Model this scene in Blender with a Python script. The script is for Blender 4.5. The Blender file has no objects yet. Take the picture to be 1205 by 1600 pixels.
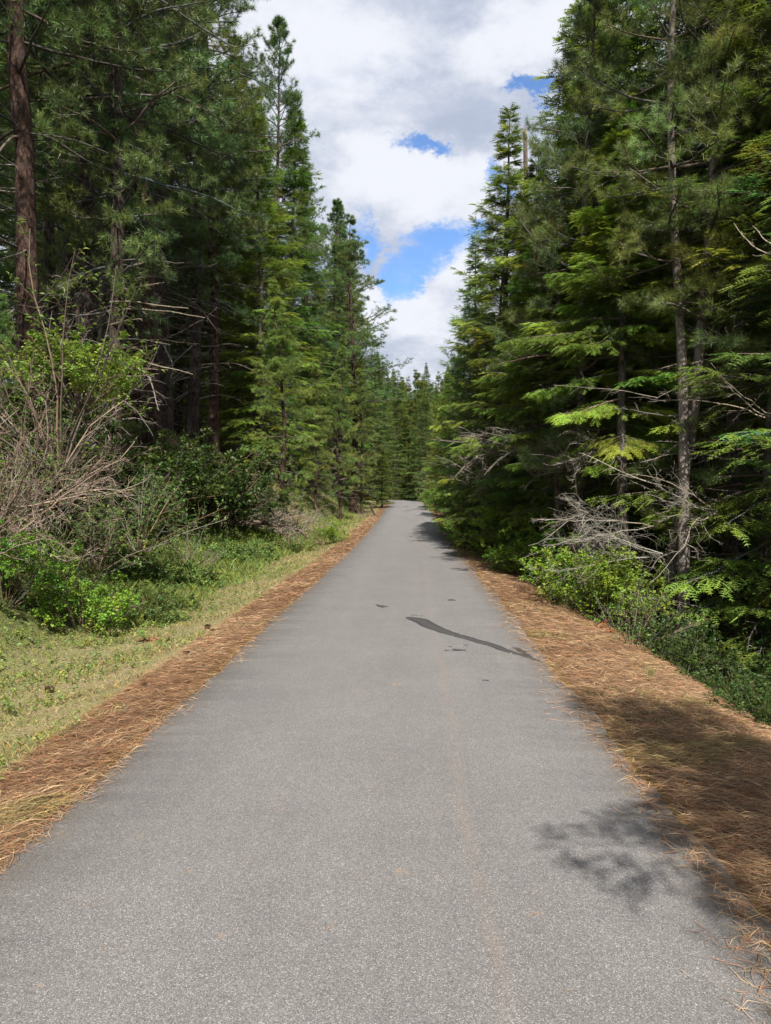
import bpy, math, random
import numpy as np
PI = math.pi
rng = np.random.default_rng(11)
random.seed(5)
scene = bpy.context.scene
C = scene.collection

# ------------------------------------------------------------------ camera
CAM_H = 1.6
YAW = 2.15
cam_d = bpy.data.cameras.new('camera')
cam = bpy.data.objects.new('camera', cam_d); C.objects.link(cam)
cam.location = (0, 0, CAM_H)
cam.rotation_euler = (math.radians(90 - 1.42), 0, math.radians(YAW))
cam_d.sensor_fit = 'VERTICAL'; cam_d.sensor_height = 32.0
cam_d.lens = 32.0 * 1130 / 1600
cam_d.clip_end = 3000; cam_d.clip_start = 0.05
scene.camera = cam

# ------------------------------------------------------------------ sky and sun
SUN_EL, SUN_AZ = 53.0, 168.0          # azimuth clockwise from +Y (the way the path runs)
world = bpy.data.worlds.new('World'); scene.world = world
world.use_nodes = True
wn, wl = world.node_tree.nodes, world.node_tree.links
wn.clear()
def wnode(t, **k):
    n = wn.new(t)
    for a, b in k.items(): setattr(n, a, b)
    return n
def wmath(op, a, b=None, clamp=False):
    n = wnode('ShaderNodeMath', operation=op, use_clamp=clamp)
    for i, v in enumerate((a, b)):
        if v is None: continue
        if isinstance(v, (int, float)): n.inputs[i].default_value = v
        else: wl.new(v, n.inputs[i])
    return n.outputs[0]
def wmap(v, a, b, c=0.0, d=1.0):
    n = wnode('ShaderNodeMapRange', interpolation_type='SMOOTHSTEP')
    wl.new(v, n.inputs['Value'])
    for k, q in (('From Min', a), ('From Max', b), ('To Min', c), ('To Max', d)): n.inputs[k].default_value = q
    return n.outputs['Result']
sky = wnode('ShaderNodeTexSky', sky_type='NISHITA', sun_disc=False)
sky.sun_elevation = math.radians(SUN_EL); sky.sun_rotation = math.radians(SUN_AZ)
sky.air_density = 1.0; sky.dust_density = 0.3; sky.ozone_density = 2.0
tc = wnode('ShaderNodeTexCoord')
sep = wnode('ShaderNodeSeparateXYZ'); wl.new(tc.outputs['Generated'], sep.inputs[0])
def wnoise(scale, detail, rough, off=(0, 0, 0), zs=1.0):
    mp = wnode('ShaderNodeMapping'); wl.new(tc.outputs['Generated'], mp.inputs[0])
    mp.inputs['Location'].default_value = off; mp.inputs['Scale'].default_value = (1, 1, zs)
    n = wnode('ShaderNodeTexNoise'); wl.new(mp.outputs[0], n.inputs['Vector'])
    n.inputs['Scale'].default_value = scale; n.inputs['Detail'].default_value = detail
    n.inputs['Roughness'].default_value = rough
    return n.outputs['Fac']
ysafe = wmath('MAXIMUM', wmath('ABSOLUTE', sep.outputs['Y']), 0.05)
nA = wnoise(8.0, 10, 0.68, zs=1.6)
nB = wnoise(8.0, 10, 0.68, (3.1, 1.7, 5.2), zs=1.6)
u = wmath('ADD', wmath('DIVIDE', sep.outputs['X'], ysafe), wmath('MULTIPLY', wmath('SUBTRACT', nA, 0.5), 0.22))
v = wmath('ADD', wmath('DIVIDE', sep.outputs['Z'], ysafe), wmath('MULTIPLY', wmath('SUBTRACT', nB, 0.5), 0.16))
def ellipse(px, py, rx, ry, soft=0.85):
    cu, cv = (px - 645) / 1130, (772 - py) / 1130
    a = wmath('DIVIDE', wmath('SUBTRACT', u, cu), rx / 1130)
    b = wmath('DIVIDE', wmath('SUBTRACT', v, cv), ry / 1130)
    d = wmath('SQRT', wmath('ADD', wmath('MULTIPLY', a, a), wmath('MULTIPLY', b, b)))
    return wmap(d, 1.0 + soft, max(0.0, 1.0 - soft), 0, 1)
front = wmap(sep.outputs['Y'], 0.02, 0.2, 0, 1)
def union(lst):
    o = lst[0]
    for q in lst[1:]: o = wmath('MAXIMUM', o, q)
    return wmath('MULTIPLY', o, front)
holes = union([ellipse(652, 238, 44, 15), ellipse(822, 160, 34, 14), ellipse(768, 300, 26, 44),
               ellipse(672, 392, 62, 38, .7), ellipse(636, 420, 50, 34, .7), ellipse(606, 445, 34, 34, .6), ellipse(728, 378, 34, 22), ellipse(560, 385, 30, 40),
               ellipse(1150, 60, 110, 130), ellipse(170, 230, 130, 120), ellipse(330, 400, 120, 90), ellipse(1000, 330, 140, 100), ellipse(300,600,60,70)])
cover = wnoise(4.2, 9, 0.66, (0.4, 2.2, 0.9), zs=1.8)
cov = wmap(wmath('SUBTRACT', wmath('ADD', cover, wmath('MULTIPLY', front, 0.12)), wmath('MULTIPLY', holes, 0.57)), 0.06, 0.50, 0.05, 1)
bright = union([ellipse(600, 290, 150, 60), ellipse(690, 430, 60, 50), ellipse(640, 500, 110, 40), ellipse(500, 60, 150, 110), ellipse(860, 80, 120, 60)])
dark = union([ellipse(640, 170, 290, 70, .8), ellipse(480, 250, 70, 80), ellipse(640, 545, 120, 26), ellipse(600, 10, 200, 60)])
shade = wnoise(4.5, 8, 0.62, (5.0, 0.3, 2.0), zs=2.2)
sh = wmap(wmath('ADD', shade, wmath('SUBTRACT', wmath('MULTIPLY', bright, 0.19), wmath('MULTIPLY', dark, 0.13))), 0.32, 0.68, 0, 1)
cc = wnode('ShaderNodeMix', data_type='RGBA')
wl.new(sh, cc.inputs[0]); cc.inputs[6].default_value = (2.65, 3.0, 3.8, 1); cc.inputs[7].default_value = (4.9, 5.05, 5.45, 1)
blue = wnode('ShaderNodeMix', data_type='RGBA', blend_type='MULTIPLY'); blue.inputs[0].default_value = 1
wl.new(sky.outputs[0], blue.inputs[6]); blue.inputs[7].default_value = (0.72, 0.95, 1.22, 1)
mx = wnode('ShaderNodeMix', data_type='RGBA')
wl.new(cov, mx.inputs[0]); wl.new(blue.outputs[2], mx.inputs[6]); wl.new(cc.outputs[2], mx.inputs[7])
bg = wnode('ShaderNodeBackground'); wl.new(mx.outputs[2], bg.inputs[0]); bg.inputs[1].default_value = 0.10
wo = wnode('ShaderNodeOutputWorld'); wl.new(bg.outputs[0], wo.inputs[0])

sd = bpy.data.lights.new('sun', 'SUN'); so = bpy.data.objects.new('sun', sd); C.objects.link(so)
sd.energy = 5.0; sd.angle = math.radians(0.55); sd.color = (1.0, 0.955, 0.88)
so.rotation_euler = (math.radians(90 - SUN_EL), 0, math.radians(180 - SUN_AZ))
so.location = (20, -20, 40)
vs = scene.view_settings
vs.view_transform = 'Standard'; vs.look = 'None'; vs.gamma = 1; vs.use_curve_mapping = False
vs.exposure = 0.86
scene.cycles.max_bounces = 7; scene.cycles.diffuse_bounces = 4; scene.cycles.transmission_bounces = 3
scene.cycles.glossy_bounces = 2; scene.cycles.transparent_max_bounces = 4

# ------------------------------------------------------------------ terrain functions
def smooth(t): t = np.clip(t, 0, 1); return t * t * (3 - 2 * t)
_ph = rng.uniform(0, 6.28, (10, 2)); _fr = rng.uniform(-1, 1, (10, 2))
def wob(x, y, s):
    o = 0
    for i in range(10):
        f = _fr[i] * s * (1 + 0.5 * i)
        o = o + np.sin(x * f[0] + y * f[1] + _ph[i, 0]) / (1 + 0.35 * i)
    return o / 4
_Y = np.array([-60, 0, 22, 33, 48, 57, 70, 80, 95, 120, 160, 800.]); _Z = np.array([0, 0, 0.0, .20, .44, .68, .92, .93, .6, -.6, -1.5, -1.5])
def zp(y):
    a = 0
    for d, w in ((-4, .2), (-2, .2), (0, .2), (2, .2), (4, .2)): a = a + w * np.interp(np.asarray(y) + d, _Y, _Z)
    return a
def xc(y):
    y = np.asarray(y, float)
    return -0.00028 * np.maximum(y - 25, 0) ** 2 - 0.009 * np.maximum(y - 66, 0) ** 2 * (y < 130) - (y >= 130) * (0.009 * 64 ** 2 + 1.15 * (y - 130))
XL, XR = -1.78, 1.27
def height(x, y):
    x = np.asarray(x, float); y = np.asarray(y, float)
    yy = np.minimum(y, 110)
    o = x - xc(yy)
    B = np.interp(y, [-20, 5, 24, 31, 40, 60, 100, 800], [3.2, 3.5, 3.7, 2.7, 1.75, 1.6, 2.0, 3.0])
    tl = np.maximum(XL - o, 0)
    s0 = np.interp(y, [4, 8, 11, 15, 24, 32], [1.9, 2.1, 2.9, 3.6, 3.3, 2.0])
    left = -0.13 * smooth(tl / 1.5) + .35 * smooth((tl - 1.6) / 2.2) + (B - .35) * smooth((tl - s0) / 3.4) + np.maximum(tl - 5.6, 0) * 0.09 * np.exp(-np.maximum(tl - 5.6, 0) / 60)
    tr = np.maximum(o - XR, 0)
    right = -0.05 * tr - 0.10 * np.minimum(tr, 2.2) ** 2 - 1.35 * smooth((tr - 1.6) / 3.2) - 0.02 * np.minimum(tr, 30)
    z = zp(y) + left * (o < 0) + right * (o >= 0)
    nz = wob(x, y, 1.3) * 0.5 + wob(x + 9, y - 4, 4.0) * 0.18
    amp = 0.02 * smooth(np.minimum(tl + tr, .6) / .6) + 0.20 * smooth((tl + tr - 2.0) / 3)
    z = z + nz * amp
    z = z + 44 * smooth((y - 110) / 190) + 0.0 * x
    under = np.abs(o - (XL + XR) / 2) < 1.50
    return z - 0.02 * under
def xat(px, y):
    return y * math.tan(math.atan((px - 602.5) / 1130) - math.radians(YAW)) if True else 0

# ------------------------------------------------------------------ mesh helpers
def norm(v): return v / np.maximum(np.linalg.norm(v, axis=-1, keepdims=True), 1e-9)
class MB:
    """collects triangles and quads with colours and material slots, builds ONE mesh"""
    def __init__(s): s.V = []; s.F3 = []; s.F4 = []; s.Cc = []; s.m3 = []; s.m4 = []; s.n = 0
    def add(s, V, F, col, mat=0):
        V = np.asarray(V, np.float32).reshape(-1, 3); F = np.asarray(F, np.int64) + s.n
        col = np.asarray(col, np.float32)
        if col.ndim == 1: col = np.broadcast_to(col, (len(V), 3))
        s.V.append(V); s.Cc.append(col)
        (s.F3 if F.shape[1] == 3 else s.F4).append(F); (s.m3 if F.shape[1] == 3 else s.m4).append(np.full(len(F), mat, np.int32))
        s.n += len(V)
    def tris(s): return sum(len(f) for f in s.F3) + 2 * sum(len(f) for f in s.F4)
    def mesh(s, name, mats, smooth_shade=False):
        me = bpy.data.meshes.new(name)
        V = np.concatenate(s.V); Cc = np.concatenate(s.Cc)
        f3 = np.concatenate(s.F3) if s.F3 else np.zeros((0, 3), int)
        f4 = np.concatenate(s.F4) if s.F4 else np.zeros((0, 4), int)
        me.vertices.add(len(V)); me.vertices.foreach_set('co', V.ravel())
        idx = np.concatenate([f3.ravel(), f4.ravel()]).astype(np.int32)
        me.loops.add(len(idx)); me.loops.foreach_set('vertex_index', idx)
        st = np.concatenate([np.arange(len(f3)) * 3, len(f3) * 3 + np.arange(len(f4)) * 4]).astype(np.int32)
        me.polygons.add(len(st)); me.polygons.foreach_set('loop_start', st)
        me.polygons.foreach_set('loop_total', np.concatenate([np.full(len(f3), 3), np.full(len(f4), 4)]).astype(np.int32))
        mi = np.concatenate(s.m3 + s.m4) if (s.m3 or s.m4) else np.zeros(0)
        me.polygons.foreach_set('material_index', mi.astype(np.int32))
        if smooth_shade: me.polygons.foreach_set('use_smooth', np.ones(len(st), bool))
        a = me.attributes.new('col', 'FLOAT_COLOR', 'POINT')
        c4 = np.ones((len(V), 4), np.float32); c4[:, :3] = Cc; a.data.foreach_set('color', c4.ravel())
        for m in mats: me.materials.append(m)
        me.update(calc_edges=True)
        return me
def grow(S, D, L, m, wander=0.1, trop=0.0, r=rng):
    """n curved polylines of m points"""
    S = np.asarray(S, float); n = len(S); P = np.zeros((n, m, 3)); P[:, 0] = S; d = norm(np.asarray(D, float))
    step = (np.broadcast_to(np.asarray(L, float), (n,)) / (m - 1))[:, None]
    trop = np.broadcast_to(np.asarray(trop, float), (n,))
    for i in range(1, m):
        d = d + r.normal(0, wander, (n, 3)); d[:, 2] += trop; d = norm(d)
        P[:, i] = P[:, i - 1] + d * step
    return P
def along(P, t):
    """points and tangents at parameters t (n,k) on polylines P (n,m,3)"""
    n, m, _ = P.shape; q = np.clip(t, 0, 0.9999) * (m - 1); i = q.astype(int); f = (q - i)[..., None]
    r = np.arange(n)[:, None]
    return P[r, i] * (1 - f) + P[r, i + 1] * f, norm(P[r, i + 1] - P[r, i])
def branch_off(P, k, t0, t1, ang, r=rng, flat=0.0, even=True):
    n = len(P)
    base = (np.arange(k) + 0.5) / k
    t = t0 + (t1 - t0) * np.clip(base[None] + r.uniform(-.5, .5, (n, k)) / k * (1 if even else 3), 0, 1)
    Q, T = along(P, t)
    Z = np.array([0, 0, 1.0])
    side = norm(np.cross(T, Z) + 1e-6); up = np.cross(side, T)
    sgn = np.where((np.arange(k) % 2)[None] == 0, 1, -1) * np.ones((n, 1))
    th = r.uniform(0, 2 * PI, (n, k))
    if flat > 0:
        w = np.arctan2(r.normal(0, 1 - flat, (n, k)), sgn * 1.0)
        th = w
    perp = side * np.cos(th)[..., None] + up * np.sin(th)[..., None]
    a = np.broadcast_to(ang, (n, k)) * r.uniform(.8, 1.2, (n, k))
    D = T * np.cos(a)[..., None] + perp * np.sin(a)[..., None]
    par = np.broadcast_to(np.arange(n)[:, None], (n, k))
    return Q.reshape(-1, 3), D.reshape(-1, 3), par.ravel(), t.ravel()
def tubes(mb, P, R, sides, col, mat=0, cap=False):
    P = np.asarray(P, float); n, m, _ = P.shape
    if n == 0: return
    R = np.broadcast_to(R, (n, m))
    T = np.empty_like(P); T[:, 1:-1] = P[:, 2:] - P[:, :-2]; T[:, 0] = P[:, 1] - P[:, 0]; T[:, -1] = P[:, -1] - P[:, -2]
    T = norm(T); ref = np.where(np.abs(T[:, :1, 2:3]) > 0.8, np.array([1.0, 0, 0]), np.array([0, 0, 1.0]))
    X = norm(np.cross(T, ref)); Y = np.cross(T, X)
    a = np.arange(sides) * 2 * PI / sides
    V = P[:, :, None] + R[:, :, None, None] * (X[:, :, None] * np.cos(a)[:, None] + Y[:, :, None] * np.sin(a)[:, None])
    b = (np.arange(n) * m * sides)[:, None, None] + (np.arange(m - 1) * sides)[None, :, None] + np.arange(sides)
    c = (np.arange(n) * m * sides)[:, None, None] + (np.arange(m - 1) * sides)[None, :, None] + (np.arange(sides) + 1) % sides
    F = np.stack([b, c, c + sides, b + sides], -1).reshape(-1, 4)
    col = np.asarray(col, float)
    if col.ndim == 2: col = np.repeat(col, m * sides, 0)
    mb.add(V.reshape(-1, 3), F, col, mat)
def stamp(mb, tv, tf, P, D, S, col, mat=0, spin=None, upref=None, tcol=None):
    """copies of template (x = forward, y = side, z = up) at P facing D, scaled S"""
    n = len(P)
    if n == 0: return
    D = norm(D); Z = np.array([0, 0, 1.0]) if upref is None else upref
    side = norm(np.cross(Z, D) + 1e-5); up = np.cross(D, side)
    if spin is not None:
        c, s = np.cos(spin)[:, None], np.sin(spin)[:, None]
        side, up = side * c + up * s, up * c - side * s
    S = np.broadcast_to(S, (n,))[:, None, None]
    V = (tv[None, :, 0:1] * D[:, None] + tv[None, :, 1:2] * side[:, None] + tv[None, :, 2:3] * up[:, None]) * S + P[:, None]
    k = len(tv)
    F = (tf[None] + (np.arange(n) * k)[:, None, None]).reshape(-1, tf.shape[1])
    col = np.asarray(col, float)
    if col.ndim == 1: col = np.broadcast_to(col, (n, 3))
    cc = np.repeat(col, k, 0)
    if tcol is not None: cc = cc * np.tile(tcol, n)[:, None]
    mb.add(V.reshape(-1, 3), F, cc, mat)
def tuft_template(k, w, a0, a1, seed, bend=0.0):
    """a burst of k long needles"""
    r = np.random.default_rng(seed); V = []; F = []; tc_ = []
    for i in range(k):
        a = r.uniform(a0, a1); th = i * 2.399 + r.uniform(-.3, .3); L = r.uniform(.7, 1.0)
        d = np.array([math.cos(a), math.sin(a) * math.cos(th), math.sin(a) * math.sin(th)])
        b = np.array([r.uniform(-.35, .05), 0, 0]); q = norm(np.cross(d, r.normal(0, 1, 3)))
        tip = b + d * L + np.array([0, 0, -bend * L])
        j = len(V); V += [b + q * w * .5, b - q * w * .5, tip]; F.append([j, j + 1, j + 2]); tc_ += [.9, .9, 1.12]
    return np.array(V), np.array(F), np.array(tc_)
def sprig_template(k, w, L, seed, sweep=0.5, vert=.25):
    """a fir twig tip: two combed rows of short needles plus a few on top; length 1"""
    r = np.random.default_rng(seed); V = []; F = []; tc_ = []
    for i in range(k):
        x = (i // 2 + .5) / (k / 2) * .85; s = 1 if i % 2 else -1
        l = L * (1 - .45 * x) * r.uniform(.8, 1.15)
        b = np.array([x, 0, 0]); tip = b + np.array([l * sweep, s * l, r.uniform(-.1, vert) * l])
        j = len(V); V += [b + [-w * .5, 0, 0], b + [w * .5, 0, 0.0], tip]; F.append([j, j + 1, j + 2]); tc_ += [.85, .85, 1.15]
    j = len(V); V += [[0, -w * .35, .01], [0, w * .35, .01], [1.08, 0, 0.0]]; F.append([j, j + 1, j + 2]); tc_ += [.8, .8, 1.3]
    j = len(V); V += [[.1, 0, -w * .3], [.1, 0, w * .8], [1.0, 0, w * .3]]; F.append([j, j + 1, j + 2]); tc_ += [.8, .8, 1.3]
    return np.array(V), np.array(F), np.array(tc_)
def leaf_template(w=.5, fold=.15, curl=.1):
    V = np.array([[0, 0, 0], [.45, -w * .5, fold], [.5, 0, 0.0], [.45, w * .5, fold], [1, 0, -curl]])
    F = np.array([[0, 1, 2], [0, 2, 3], [1, 4, 2], [2, 4, 3]])
    return V, F
def vary(base, n, r=rng, v=.22, hue=.12):
    b = np.asarray(base, float); k = r.normal(1, v, (n, 1)).clip(.45, 1.7); h = r.normal(0, hue, (n, 1))
    return b * k * np.concatenate([1 + h * 1.1, np.ones_like(h), 1 - h * .8], 1).clip(.2, 2)

# ------------------------------------------------------------------ materials
def mat_new(name):
    m = bpy.data.materials.new(name); m.use_nodes = True; nt = m.node_tree; nt.nodes.clear()
    out = nt.nodes.new('ShaderNodeOutputMaterial'); return m, nt, out
def N(nt, t, **k):
    n = nt.nodes.new(t)
    for a, b in k.items(): setattr(n, a, b)
    return n
def leaf_mat(name, transl=.35, rough=.5, spec=.35, hue_var=.03, val_var=.35, tint=(1, 1, 1)):
    m, nt, out = mat_new(name); L = nt.links
    at = N(nt, 'ShaderNodeAttribute', attribute_name='col')
    oi = N(nt, 'ShaderNodeObjectInfo')
    hsv = N(nt, 'ShaderNodeHueSaturation')
    mr = N(nt, 'ShaderNodeMapRange'); L.new(oi.outputs['Random'], mr.inputs[0]); mr.inputs[3].default_value = .5 - hue_var; mr.inputs[4].default_value = .5 + hue_var
    m2 = N(nt, 'ShaderNodeMath', operation='FRACT'); m3 = N(nt, 'ShaderNodeMath', operation='MULTIPLY'); L.new(oi.outputs['Random'], m3.inputs[0]); m3.inputs[1].default_value = 7.31; L.new(m3.outputs[0], m2.inputs[0])
    mv = N(nt, 'ShaderNodeMapRange'); L.new(m2.outputs[0], mv.inputs[0]); mv.inputs[3].default_value = 1 - val_var; mv.inputs[4].default_value = 1 + val_var
    tn = N(nt, 'ShaderNodeMix', data_type='RGBA', blend_type='MULTIPLY'); tn.inputs[0].default_value = 1; tn.inputs[7].default_value = (*tint, 1)
    L.new(at.outputs['Color'], tn.inputs[6]); L.new(tn.outputs[2], hsv.inputs['Color']); L.new(mr.outputs[0], hsv.inputs['Hue']); L.new(mv.outputs[0], hsv.inputs['Value'])
    b = N(nt, 'ShaderNodeBsdfPrincipled'); L.new(hsv.outputs[0], b.inputs['Base Color'])
    b.inputs['Roughness'].default_value = rough; b.inputs['Specular IOR Level'].default_value = spec
    t = N(nt, 'ShaderNodeBsdfTranslucent'); L.new(hsv.outputs[0], t.inputs[0])
    mx = N(nt, 'ShaderNodeMixShader'); mx.inputs[0].default_value = transl
    L.new(b.outputs[0], mx.inputs[1]); L.new(t.outputs[0], mx.inputs[2]); L.new(mx.outputs[0], out.inputs[0])
    return m
def bark_mat(name, c1, c2, c3, scale=9, bump=.6, zs=.22):
    m, nt, out = mat_new(name); L = nt.links
    tcn = N(nt, 'ShaderNodeTexCoord'); mp = N(nt, 'ShaderNodeMapping'); L.new(tcn.outputs['Object'], mp.inputs[0]); mp.inputs['Scale'].default_value = (1, 1, zs)
    no = N(nt, 'ShaderNodeTexNoise'); L.new(mp.outputs[0], no.inputs['Vector']); no.inputs['Scale'].default_value = scale * 1.1; no.inputs['Detail'].default_value = 6; no.inputs['Roughness'].default_value = .65
    ad = N(nt, 'ShaderNodeMix', data_type='RGBA'); ad.inputs[0].default_value = .16; L.new(mp.outputs[0], ad.inputs[6]); L.new(no.outputs['Color'], ad.inputs[7])
    vo = N(nt, 'ShaderNodeTexVoronoi', feature='DISTANCE_TO_EDGE'); L.new(ad.outputs[2], vo.inputs['Vector']); vo.inputs['Scale'].default_value = scale
    cr = N(nt, 'ShaderNodeValToRGB'); L.new(vo.outputs['Distance'], cr.inputs[0])
    cr.color_ramp.elements[0].position = .02; cr.color_ramp.elements[0].color = (*c1, 1); cr.color_ramp.elements[1].position = .22; cr.color_ramp.elements[1].color = (*c2, 1)
    n2 = N(nt, 'ShaderNodeTexNoise'); L.new(tcn.outputs['Object'], n2.inputs['Vector']); n2.inputs['Scale'].default_value = 2.3; n2.inputs['Detail'].default_value = 4
    r2 = N(nt, 'ShaderNodeMapRange'); L.new(n2.outputs['Fac'], r2.inputs[0]); r2.inputs[1].default_value = .42; r2.inputs[2].default_value = .68
    mx = N(nt, 'ShaderNodeMix', data_type='RGBA'); L.new(r2.outputs[0], mx.inputs[0]); L.new(cr.outputs[0], mx.inputs[6]); mx.inputs[7].default_value = (*c3, 1)
    m3 = N(nt, 'ShaderNodeMix', data_type='RGBA', blend_type='MULTIPLY'); m3.inputs[0].default_value = .6; L.new(mx.outputs[2], m3.inputs[6]); L.new(cr.outputs[0], m3.inputs[7])
    hs = N(nt, 'ShaderNodeMix', data_type='RGBA', blend_type='MIX'); hs.inputs[0].default_value = .45; L.new(mx.outputs[2], hs.inputs[6])
    L.new(cr.outputs[0], hs.inputs[7])
    b = N(nt, 'ShaderNodeBsdfPrincipled'); L.new(hs.outputs[2], b.inputs['Base Color']); b.inputs['Roughness'].default_value = .9; b.inputs['Specular IOR Level'].default_value = .15
    sm = N(nt, 'ShaderNodeMath', operation='ADD'); L.new(vo.outputs['Distance'], sm.inputs[0]); L.new(no.outputs['Fac'], sm.inputs[1])
    bp = N(nt, 'ShaderNodeBump'); bp.inputs['Strength'].default_value = bump; bp.inputs['Distance'].default_value = .03; L.new(sm.outputs[0], bp.inputs['Height']); L.new(bp.outputs[0], b.inputs['Normal'])
    L.new(b.outputs[0], out.inputs[0]); return m
def twig_mat(name, rough=.85):
    m, nt, out = mat_new(name); L = nt.links
    at = N(nt, 'ShaderNodeAttribute', attribute_name='col'); tcn = N(nt, 'ShaderNodeTexCoord')
    no = N(nt, 'ShaderNodeTexNoise'); L.new(tcn.outputs['Object'], no.inputs['Vector']); no.inputs['Scale'].default_value = 14; no.inputs['Detail'].default_value = 4
    mr = N(nt, 'ShaderNodeMapRange'); L.new(no.outputs['Fac'], mr.inputs[0]); mr.inputs[1].default_value = .3; mr.inputs[2].default_value = .7; mr.inputs[3].default_value = .65; mr.inputs[4].default_value = 1.25
    vm = N(nt, 'ShaderNodeVectorMath', operation='SCALE'); L.new(at.outputs['Color'], vm.inputs[0]); L.new(mr.outputs[0], vm.inputs['Scale'])
    b = N(nt, 'ShaderNodeBsdfPrincipled'); L.new(vm.outputs[0], b.inputs['Base Color']); b.inputs['Roughness'].default_value = rough; b.inputs['Specular IOR Level'].default_value = .2
    L.new(b.outputs[0], out.inputs[0]); return m
M_PINE = leaf_mat('pine_needles', .30, .42, .4, val_var=.22, tint=(1.78, 1.80, 1.26))
M_FIR = leaf_mat('fir_needles', .32, .5, .3, val_var=.22, tint=(1.66, 1.76, 1.08))
M_LEAF = leaf_mat('broad_leaves', .40, .5, .35, val_var=.15, hue_var=.02, tint=(1.28, 1.25, 1.1))
M_DRY = leaf_mat('dry_litter', .12, .6, .25, hue_var=0, val_var=0)
M_TWIG = twig_mat('twig_wood')
M_BARK_RED = bark_mat('ponderosa_bark', (.016, .011, .009), (.090, .050, .036), (.10, .068, .052), 11, .9, .30)
M_BARK_DARK = bark_mat('dark_pine_bark', (.016, .012, .010), (.078, .056, .044), (.12, .10, .085), 13, .8, .35)
M_BARK_PALE = bark_mat('pale_pine_bark', (.060, .050, .044), (.25, .21, .18), (.34, .29, .25), 20, .5, .6)
M_BARK_GREY = bark_mat('fir_bark', (.030, .024, .020), (.125, .10, .082), (.19, .17, .15), 14, .5, .35)

# ------------------------------------------------------------------ object helpers
def link(name, me, parent=None, loc=None):
    o = bpy.data.objects.new(name, me); C.objects.link(o)
    if parent is not None: o.parent = parent
    if loc is not None: o.location = loc
    return o
def tag(o, label, cat, group=None):
    o['label'] = label; o['category'] = cat
    if group: o['group'] = group
    return o
def thing(name, label, cat, loc, rz=0, sc=1.0, group=None, tilt=(0, 0)):
    o = bpy.data.objects.new(name, None); C.objects.link(o); o.empty_display_size = .3
    o.location = loc; o.rotation_euler = (tilt[0], tilt[1], rz)
    o.scale = (sc, sc, sc) if isinstance(sc, (int, float)) else sc
    return tag(o, label, cat, group)
PROTO_TRIS = {}

# ------------------------------------------------------------------ tree prototypes
def trunk_line(H, r0, lean, wander, r, m=28, taper=.85):
    d = np.array([[lean[0], lean[1], 1.0]])
    P = grow(np.array([[0, 0, -0.6]]), d, H + .6, m, wander, .15, r)[0]
    t = np.linspace(0, 1, m)
    R = r0 * ((1 - t) ** taper * .97 + .03) * (1 + .5 * np.exp(-t * H / .35) ) 
    return P, R
def trunk_mesh(P, R, mat, r, sides=14):
    mb = MB(); m = len(P)
    Rr = R[None] ; tubes(mb, P[None], Rr, sides, (1, 1, 1))
    V = mb.V[0].reshape(m, sides, 3)
    c = P[:, None]; k = 1 + r.normal(0, .035, (m, sides, 1)); V[:] = c + (V - c) * k
    mb.V[0] = V.reshape(-1, 3)
    return mb.mesh('trunk', [mat], True)
GREY = np.array([.155, .135, .115])
def dead_branches(P, R, H, zlo, zhi, n, L, r, each=False, droop=-.02, col=GREY):
    """bare curved limbs on the lower trunk"""
    h = r.uniform(zlo, zhi, n); az = r.uniform(0, 2 * PI, n); zt = P[:, 2]
    S = np.stack([np.interp(h, zt, P[:, 0]), np.interp(h, zt, P[:, 1]), h], 1)
    e = r.uniform(-.35, .3, n)
    D = np.stack([np.cos(az) * np.cos(e), np.sin(az) * np.cos(e), np.sin(e)], 1)
    Ln = L * r.uniform(.35, 1.0, n)
    B = grow(S, D, Ln, 9, .13, droop * r.uniform(-1.0, 2.5, n), r)
    rb = .007 + .009 * Ln
    q, d, pa, t = branch_off(B, 6, .25, .95, .8, r, flat=.4)
    l2 = Ln[pa] * (1.05 - t) * .45 * r.uniform(.3, 1, len(t))
    B2 = grow(q, d, l2, 5, .2, -.03, r)
    q3, d3, p3, t3 = branch_off(B2, 3, .3, .9, .8, r, flat=.3)
    B3 = grow(q3, d3, l2[p3] * .4, 3, .2, 0, r)
    out = []
    t9 = np.linspace(1, .25, 9); t5 = np.linspace(1, .4, 5); t3_ = np.linspace(1, .5, 3)
    groups = range(n) if each else [None]
    for g in groups:
        mb = MB()
        s1 = slice(None) if g is None else slice(g, g + 1)
        k2 = np.ones(len(pa), bool) if g is None else pa == g
        k3 = k2[p3]
        tubes(mb, B[s1], rb[s1][:, None] * t9, 5, vary(col, len(B[s1]), r, .2, .04))
        tubes(mb, B2[k2], (rb[pa][k2] * .42)[:, None] * t5, 3, vary(col * 1.1, k2.sum(), r, .2, .04))
        tubes(mb, B3[k3], np.full((k3.sum(), 1), .0022) * t3_, 3, vary(col * 1.1, k3.sum(), r, .2, .04))
        out.append(mb.mesh('dead_branch', [M_TWIG], True))
    return out
def crown_starts(P, R, n, zlo, H, r, power=1.0):
    h = zlo + (H - zlo) * (np.sort(r.uniform(0, 1, n)) ** power); zt = P[:, 2]
    h = np.clip(h, zlo, zt[-1] - .05)
    S = np.stack([np.interp(h, zt, P[:, 0]), np.interp(h, zt, P[:, 1]), h], 1)
    return S, (h - zlo) / (H - zlo), h
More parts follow.
